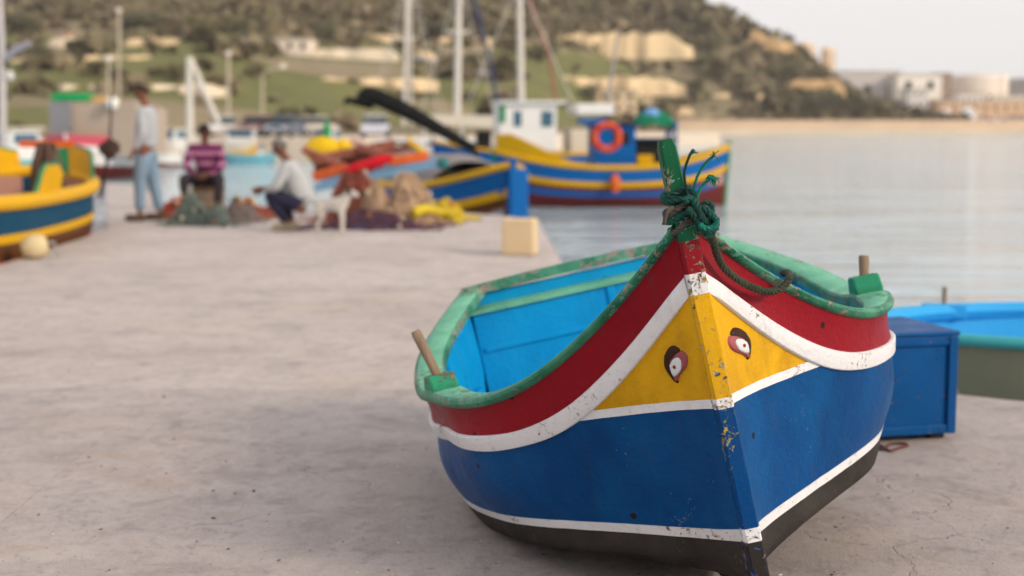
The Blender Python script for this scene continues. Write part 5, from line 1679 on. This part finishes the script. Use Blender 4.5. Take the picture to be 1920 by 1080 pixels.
# scrub over the hill: nobody could count it
def scrub():
    rng = np.random.default_rng(3)
    V, F, Cc = [], [], []
    cnt = 0
    while cnt < 5600:
        X = rng.uniform(-190, 116); Y = rng.uniform(130, 440)
        if abs(X) > Y * .40 + 20: continue
        t = hill_t(X, Y)
        if t < .01 or t > 1.05: continue
        d = mnoise.noise(Vector((X * .03, Y * .03, 2))) + .25 * mnoise.noise(Vector((X * .11, Y * .11, 7)))
        if is_field(X, Y):
            if rng.random() < .94: continue
        elif d < -.25 and rng.random() < .75: continue
        cnt += 1
        z = hill_h(X, Y); r = rng.uniform(.6, 2.3) * (1 + .6 * (d > .2))
        g = rng.random(); dk = rng.uniform(.6, 1.3)
        base = np.array([.165, .145, .075]) * (1 - g) + np.array([.21, .16, .105]) * g
        n = 16
        P = rng.normal(0, 1, (n, 3)); P /= np.linalg.norm(P, axis=1)[:, None]; P *= r * rng.uniform(.55, 1.0, (n, 1)); P[:, 2] = np.abs(P[:, 2]) * .8
        U = rng.normal(0, 1, (n, 3)); U /= np.linalg.norm(U, axis=1)[:, None]
        W = np.cross(U, rng.normal(0, 1, (n, 3))); W /= np.linalg.norm(W, axis=1)[:, None] + 1e-9
        s = r * .55
        c0 = np.array([X, Y, z])
        q = np.stack([c0 + P + U * s, c0 + P + W * s, c0 + P - U * s, c0 + P - W * s], 1).reshape(-1, 3)
        V.append(q); Cc.append(np.repeat(np.clip(base * dk * rng.uniform(.75, 1.25, (n, 1)), 0, 1), 4, 0))
    V = np.concatenate(V); Cc = np.concatenate(Cc)
    nq = len(V) // 4
    me = bpy.data.meshes.new('scrub')
    me.vertices.add(len(V)); me.vertices.foreach_set('co', V.astype(np.float32).ravel())
    me.loops.add(nq * 4); me.loops.foreach_set('vertex_index', np.arange(nq * 4, dtype=np.int32))
    me.polygons.add(nq); me.polygons.foreach_set('loop_start', np.arange(0, nq * 4, 4, dtype=np.int32)); me.polygons.foreach_set('loop_total', np.full(nq, 4, np.int32))
    me.update()
    ca = me.color_attributes.new('leaf', 'FLOAT_COLOR', 'POINT')
    ca.data.foreach_set('color', np.concatenate([Cc, np.ones((len(Cc), 1))], 1).astype(np.float32).ravel())
    N = NT('scrub_leaves'); vc = N.n('ShaderNodeVertexColor'); vc.layer_name = 'leaf'
    m = N.out(vc.outputs[0], .8, None, .2)
    tag(mesh_obj('scrub', me, m, smooth=False), 'dry olive scrub covering the hillside behind the harbour', 'scrub', kind='stuff')
scrub()

M_leaf = plain('tree_leaves', (.095, .092, .055), .8, .4, .6, 0)
M_leaf2 = plain('tree_leaves_olive', (.135, .12, .065), .8, .4, .6, 0)
M_trunk = plain('tree_bark', (.10, .07, .05), .95)
def tree(label, px, py, w, h, mat, seed, Y=None):
    rng = random.Random(seed)
    p = hp(px, py) if Y is None else at(px, py, Y)
    k = p.y / FPX; Wm, Hm = w * k, h * k
    e = empty('tree', (p.x, p.y, p.z), 0, label, 'tree', 'trees on the hill')
    m = MB(); m.tube([(0, 0, -.8), (.1, 0, Hm * .25), (-.1, .1, Hm * .5), (0, 0, Hm * .8)], [Wm * .06, Wm * .05, Wm * .035, Wm * .015], 7)
    for i in range(5):
        a = rng.uniform(0, 6.28); z = Hm * rng.uniform(.25, .5)
        m.tube([(0, 0, z), (math.cos(a) * Wm * .2, math.sin(a) * Wm * .2, z + Hm * .15), (math.cos(a) * Wm * .36, math.sin(a) * Wm * .36, z + Hm * .22)], [Wm * .025, Wm * .018, Wm * .008], 5)
    m.build('trunk', M_trunk, e)
    m = MB()
    cl = [(Vector((rng.gauss(0, .22) * Wm, rng.gauss(0, .22) * Wm, Hm * rng.uniform(.35, .9)))) for _ in range(16)]
    for c in cl:
        rr = Wm * rng.uniform(.12, .22)
        for i in range(34):
            d = Vector((rng.gauss(0, 1), rng.gauss(0, 1), rng.gauss(0, .8))).normalized() * rr * rng.uniform(.4, 1.05)
            u = Vector((rng.gauss(0, 1), rng.gauss(0, 1), rng.gauss(0, 1))).normalized(); v = u.orthogonal().normalized(); s = Wm * .035
            q = c + d
            m.add([q + u * s, q + v * s, q - u * s, q - v * s], [(0, 1, 2, 3)])
    m.build('crown', mat, e, smooth=False, recalc=False)
    return e
TREES = [('dark round tree beside the tan stone house', 1245, 192, 80, 46, M_leaf), ('dark tree at the right end of the low tan wall', 1300, 184, 50, 40, M_leaf), ('olive tree on the headland slope', 1345, 150, 80, 46, M_leaf2),
         ('dark bush tree left of the stone house', 1100, 192, 44, 34, M_leaf), ('dark tree on the terrace below the short wall', 75, 118, 56, 30, M_leaf), ('small dark tree among the green terraces', 150, 116, 30, 22, M_leaf),
         ('dark tree above the farmhouse', 440, 78, 60, 40, M_leaf), ('dark tree left of the farmhouse', 385, 80, 70, 42, M_leaf2), ('dark tree right of the farmhouse', 610, 86, 60, 40, M_leaf),
         ('dark tree behind the straight mast', 820, 80, 70, 44, M_leaf), ('dark tree beneath the long tan rock face', 1010, 118, 76, 34, M_leaf2), ('dark tree at the foot of the yellow rock face', 1540, 212, 90, 34, M_leaf),
         ('dark tree on the shoulder of the headland', 1470, 150, 70, 36, M_leaf2), ('dark tree at the tip of the headland', 1615, 214, 60, 34, M_leaf), ('dark tree below the green field', 330, 152, 70, 30, M_leaf2),
         ('dark tree above the tall lamp post', 260, 66, 80, 40, M_leaf), ('dark tree near the left end of the ridge', 40, 64, 80, 36, M_leaf), ('dark tree right of the long rock face', 1330, 104, 60, 36, M_leaf2)]
for i, t in enumerate(TREES): tree(*t, seed=100 + i)

# ------------------------------------------------------------------ far right shore
M_bg = plain('shed_grey', (.60, .55, .53), .8, .08, .05, .1); M_bw = plain('shed_lit_side', (.84, .78, .70), .8, .08, .05, .1)  # second tone is the shed's sunny side, sunlight put into its colour
Yb = 420
house('long grey industrial shed beyond the headland', 1562, 1690, 135, 226, M_bg, 3, 30, 1, 'warehouse', 'warehouse', 430)
house('lit side of the grey shed, sunlight put into its cream colour', 1681, 1766, 141, 224, M_bw, 2, 24, 2, 'warehouse', 'warehouse', 420)
house('low grey annex below the cream block', 1668, 1764, 188, 224, plain('shed_bluegrey', (.40, .37, .38), .8), 4, 8, 1, 'warehouse', 'warehouse', 405)
def tank(label, x0, x1, ytop, ybot, Y, mat, name='storage_tank', cat='storage tank', dome=.06):
    a, b = at(x0, ybot, Y), at(x1, ytop, Y); r = (b.x - a.x) / 2; H = b.z - a.z
    e = empty(name, ((a.x + b.x) / 2, Y + r, a.z), 0, label, cat)
    epart(e, 'shell', mat, lambda m: m.lathe([(r, -6), (r, H * .97), (r * .99, H)], n=40))
    epart(e, 'roof', mat, lambda m: m.lathe([(r * .98, H - .05), (r * .7, H * (1 + dome * .6)), (r * .3, H * (1 + dome)), (.1, H * (1 + dome))], n=40))
    for i in range(3): epart(e, 'hoop', plain('hoop_grey', (.45, .40, .37), .7), lambda m: m.lathe([(r * 1.004, H * (.25 + .25 * i) - .12), (r * 1.01, H * (.25 + .25 * i)), (r * 1.004, H * (.25 + .25 * i) + .12)], n=40))
    epart(e, 'ladder', plain('hoop_grey', (.45, .40, .37), .7), lambda m: (m.box((r * .5, -r * .88, H / 2), (.12, .12, H)), m.box((r * .5 + .7, -r * .86, H / 2), (.12, .12, H))), False)
    return e
M_tank = plain('tank_cream', (.72, .64, .57), .7, .06, .05)
tank('wide cream storage tank at the far right', 1790, 1908, 140, 196, 440, M_tank)
tank('storage tank cut by the right edge of the picture', 1911, 2030, 146, 196, 470, plain('tank_grey', (.38, .36, .36), .7))
M_silo = plain('silo_cream', (.72, .56, .40), .8, .1, .08)
tank('left one of the two pale silos behind the ridge', 1496, 1533, 84, 150, 470, M_silo, 'silo', 'silo', .1)
tank('right one of the two pale silos behind the ridge', 1541, 1570, 92, 150, 475, M_silo, 'silo', 'silo', .1)
house('tan arcade with a row of dark arches on the far right shore', 1760, 1935, 192, 216, plain('arcade_stone', (.66, .46, .30), .9, .12, .1), 9, 8, 1, 'arcade', 'building', 398)
house('small brown tower house left of the wide tank', 1757, 1785, 138, 190, plain('tower_brown', (.33, .25, .21), .9), 2, 8, 3, 'tower_house', 'house', 432)
for a in (('pale shed with a flat roof between the grey shed and the headland', 1585, 1622, 176, 226, plain('shed_white', (.72, .68, .65), .8), 3, 10, 1, 'warehouse', 'warehouse', 402), ('narrow white office block left of the arcade', 1700, 1740, 168, 222, plain('shed_white', (.72, .68, .65), .8), 3, 8, 3, 'office_block', 'building', 400), ('low white block in front of the wide tank', 1795, 1850, 176, 200, plain('shed_white', (.72, .68, .65), .8), 5, 8, 1, 'office_block', 'building', 402), ('low cream block right of the wide tank', 1858, 1925, 180, 200, plain('shed_lit_side2', (.74, .66, .56), .8), 5, 8, 1, 'office_block', 'building', 404)): house(*a)
def kiosk(label, px, w, ytop, ybot, Y, c):
    a, b = at(px - w / 2, ybot, Y), at(px + w / 2, ytop, Y); W, H = b.x - a.x, b.z - a.z
    e = empty('kiosk', ((a.x + b.x) / 2, Y, a.z), 0, label, 'kiosk', 'small things on the far shore')
    mt = plain('kiosk_%.2f%.2f' % (c[0], c[2]), c, .7)
    epart(e, 'wall', mt, lambda m: m.box((0, W / 2, H * .4), (W, W, H * .8)), False)
    epart(e, 'roof', mt, lambda m: m.add([(-W * .55, -.1, H * .8), (W * .55, -.1, H * .8), (W * .55, W + .1, H * .8), (-W * .55, W + .1, H * .8), (0, W / 2, H)], [(0, 1, 4), (1, 2, 4), (2, 3, 4), (3, 0, 4), (3, 2, 1, 0)]), False)
    epart(e, 'door', plain('far_window', (.05, .05, .055), .3), lambda m: m.box((0, -.04, H * .3), (W * .25, .1, H * .5)), False)
for a in (('white hut left of the grey pavilion on the far shore', 1775, 20, 203, 232, 385, (.78, .70, .64)), ('pale grey hut right of the white hut on the far shore', 1818, 26, 200, 236, 383, (.66, .66, .68)),
          ('pink hut on the shore left of the huts', 1655, 18, 225, 238, 374, (.62, .44, .36)), ('pale hut on the shore below the headland tip', 1568, 16, 224, 238, 374, (.70, .58, .48)), ('cream hut near the left end of the shore', 1600, 16, 226, 238, 374, (.72, .62, .52))): kiosk(*a)
def far_car(label, px, Y, c):
    p = at(px, 233, Y); e = car(label, px, Y, R(0), c, 2.95); e['group'] = 'cars on the far shore'
for i, (px, c, lab) in enumerate(((1842, (.45, .36, .36), 'brownish car right of the grey hut on the far shore'), (1868, (.60, .56, .56), 'pale car in the middle of the far shore row'), (1893, (.36, .30, .36), 'mauve car third in the far shore row'), (1912, (.30, .28, .30), 'dark car at the right end of the far shore row'))):
    far_car(lab, px, 384 + i, c)
def lamp2(label, px, Y): pole('street_lamp', label, [at(px, 236, Y), at(px, 200, Y)], [.25, .15], plain('lamp_post_dark', (.18, .16, .15), .7), 'street lamp', lamp_head(px, 199, Y, 1.0), 'lamp posts on the far shore')
lamp2('lamp post on the far shore left of the huts', 1738, 376)
lamp2('lamp post on the far shore below the headland', 1490, 372)

# ------------------------------------------------------------------ the hazy evening air
m = MB(); m.box((0, 300, 26), (1100, 760, 60))
haze = m.build('haze', [], smooth=False)
hm = bpy.data.materials.new('haze_air'); hm.use_nodes = True
hm.node_tree.nodes.clear()
ho = hm.node_tree.nodes.new('ShaderNodeOutputMaterial'); hv = hm.node_tree.nodes.new('ShaderNodeVolumePrincipled')
hv.inputs['Color'].default_value = (.90, .88, .88, 1); hv.inputs['Density'].default_value = .00022; hv.inputs['Anisotropy'].default_value = .2
hm.node_tree.links.new(hv.outputs[0], ho.inputs['Volume'])
haze.data.materials.append(hm)
tag(haze, 'pale hazy air over the harbour', 'haze', kind='stuff')

# grit and flakes lying on the near concrete
rng = np.random.default_rng(21)
m = MB()
for i in range(460):
    y = 3.4 + 6.5 * rng.random() ** 1.6; x = rng.uniform(-.42, .42) * y
    r = rng.uniform(.0015, .006) if rng.random() < .97 else rng.uniform(.006, .010)
    a = rng.uniform(0, 6.3); e1 = Vector((math.cos(a), math.sin(a), 0)); e2 = Vector((-math.sin(a), math.cos(a), 0)); c = Vector((x, y, 0))
    m.add([c + e1 * r * 1.5, c + e2 * r, c - e1 * r * 1.3, c - e2 * r * .8, c + Vector((0, 0, r * .7))], [(0, 1, 4), (1, 2, 4), (2, 3, 4), (3, 0, 4)], int(rng.integers(0, 3)))
tag(m.build('grit', [plain('grit_dark', (.07, .06, .055), .9), plain('grit_pale', (.60, .54, .48), .9), plain('grit_brown', (.16, .11, .07), .9)], smooth=False), 'grit and flakes scattered over the concrete quay', 'grit', kind='stuff')
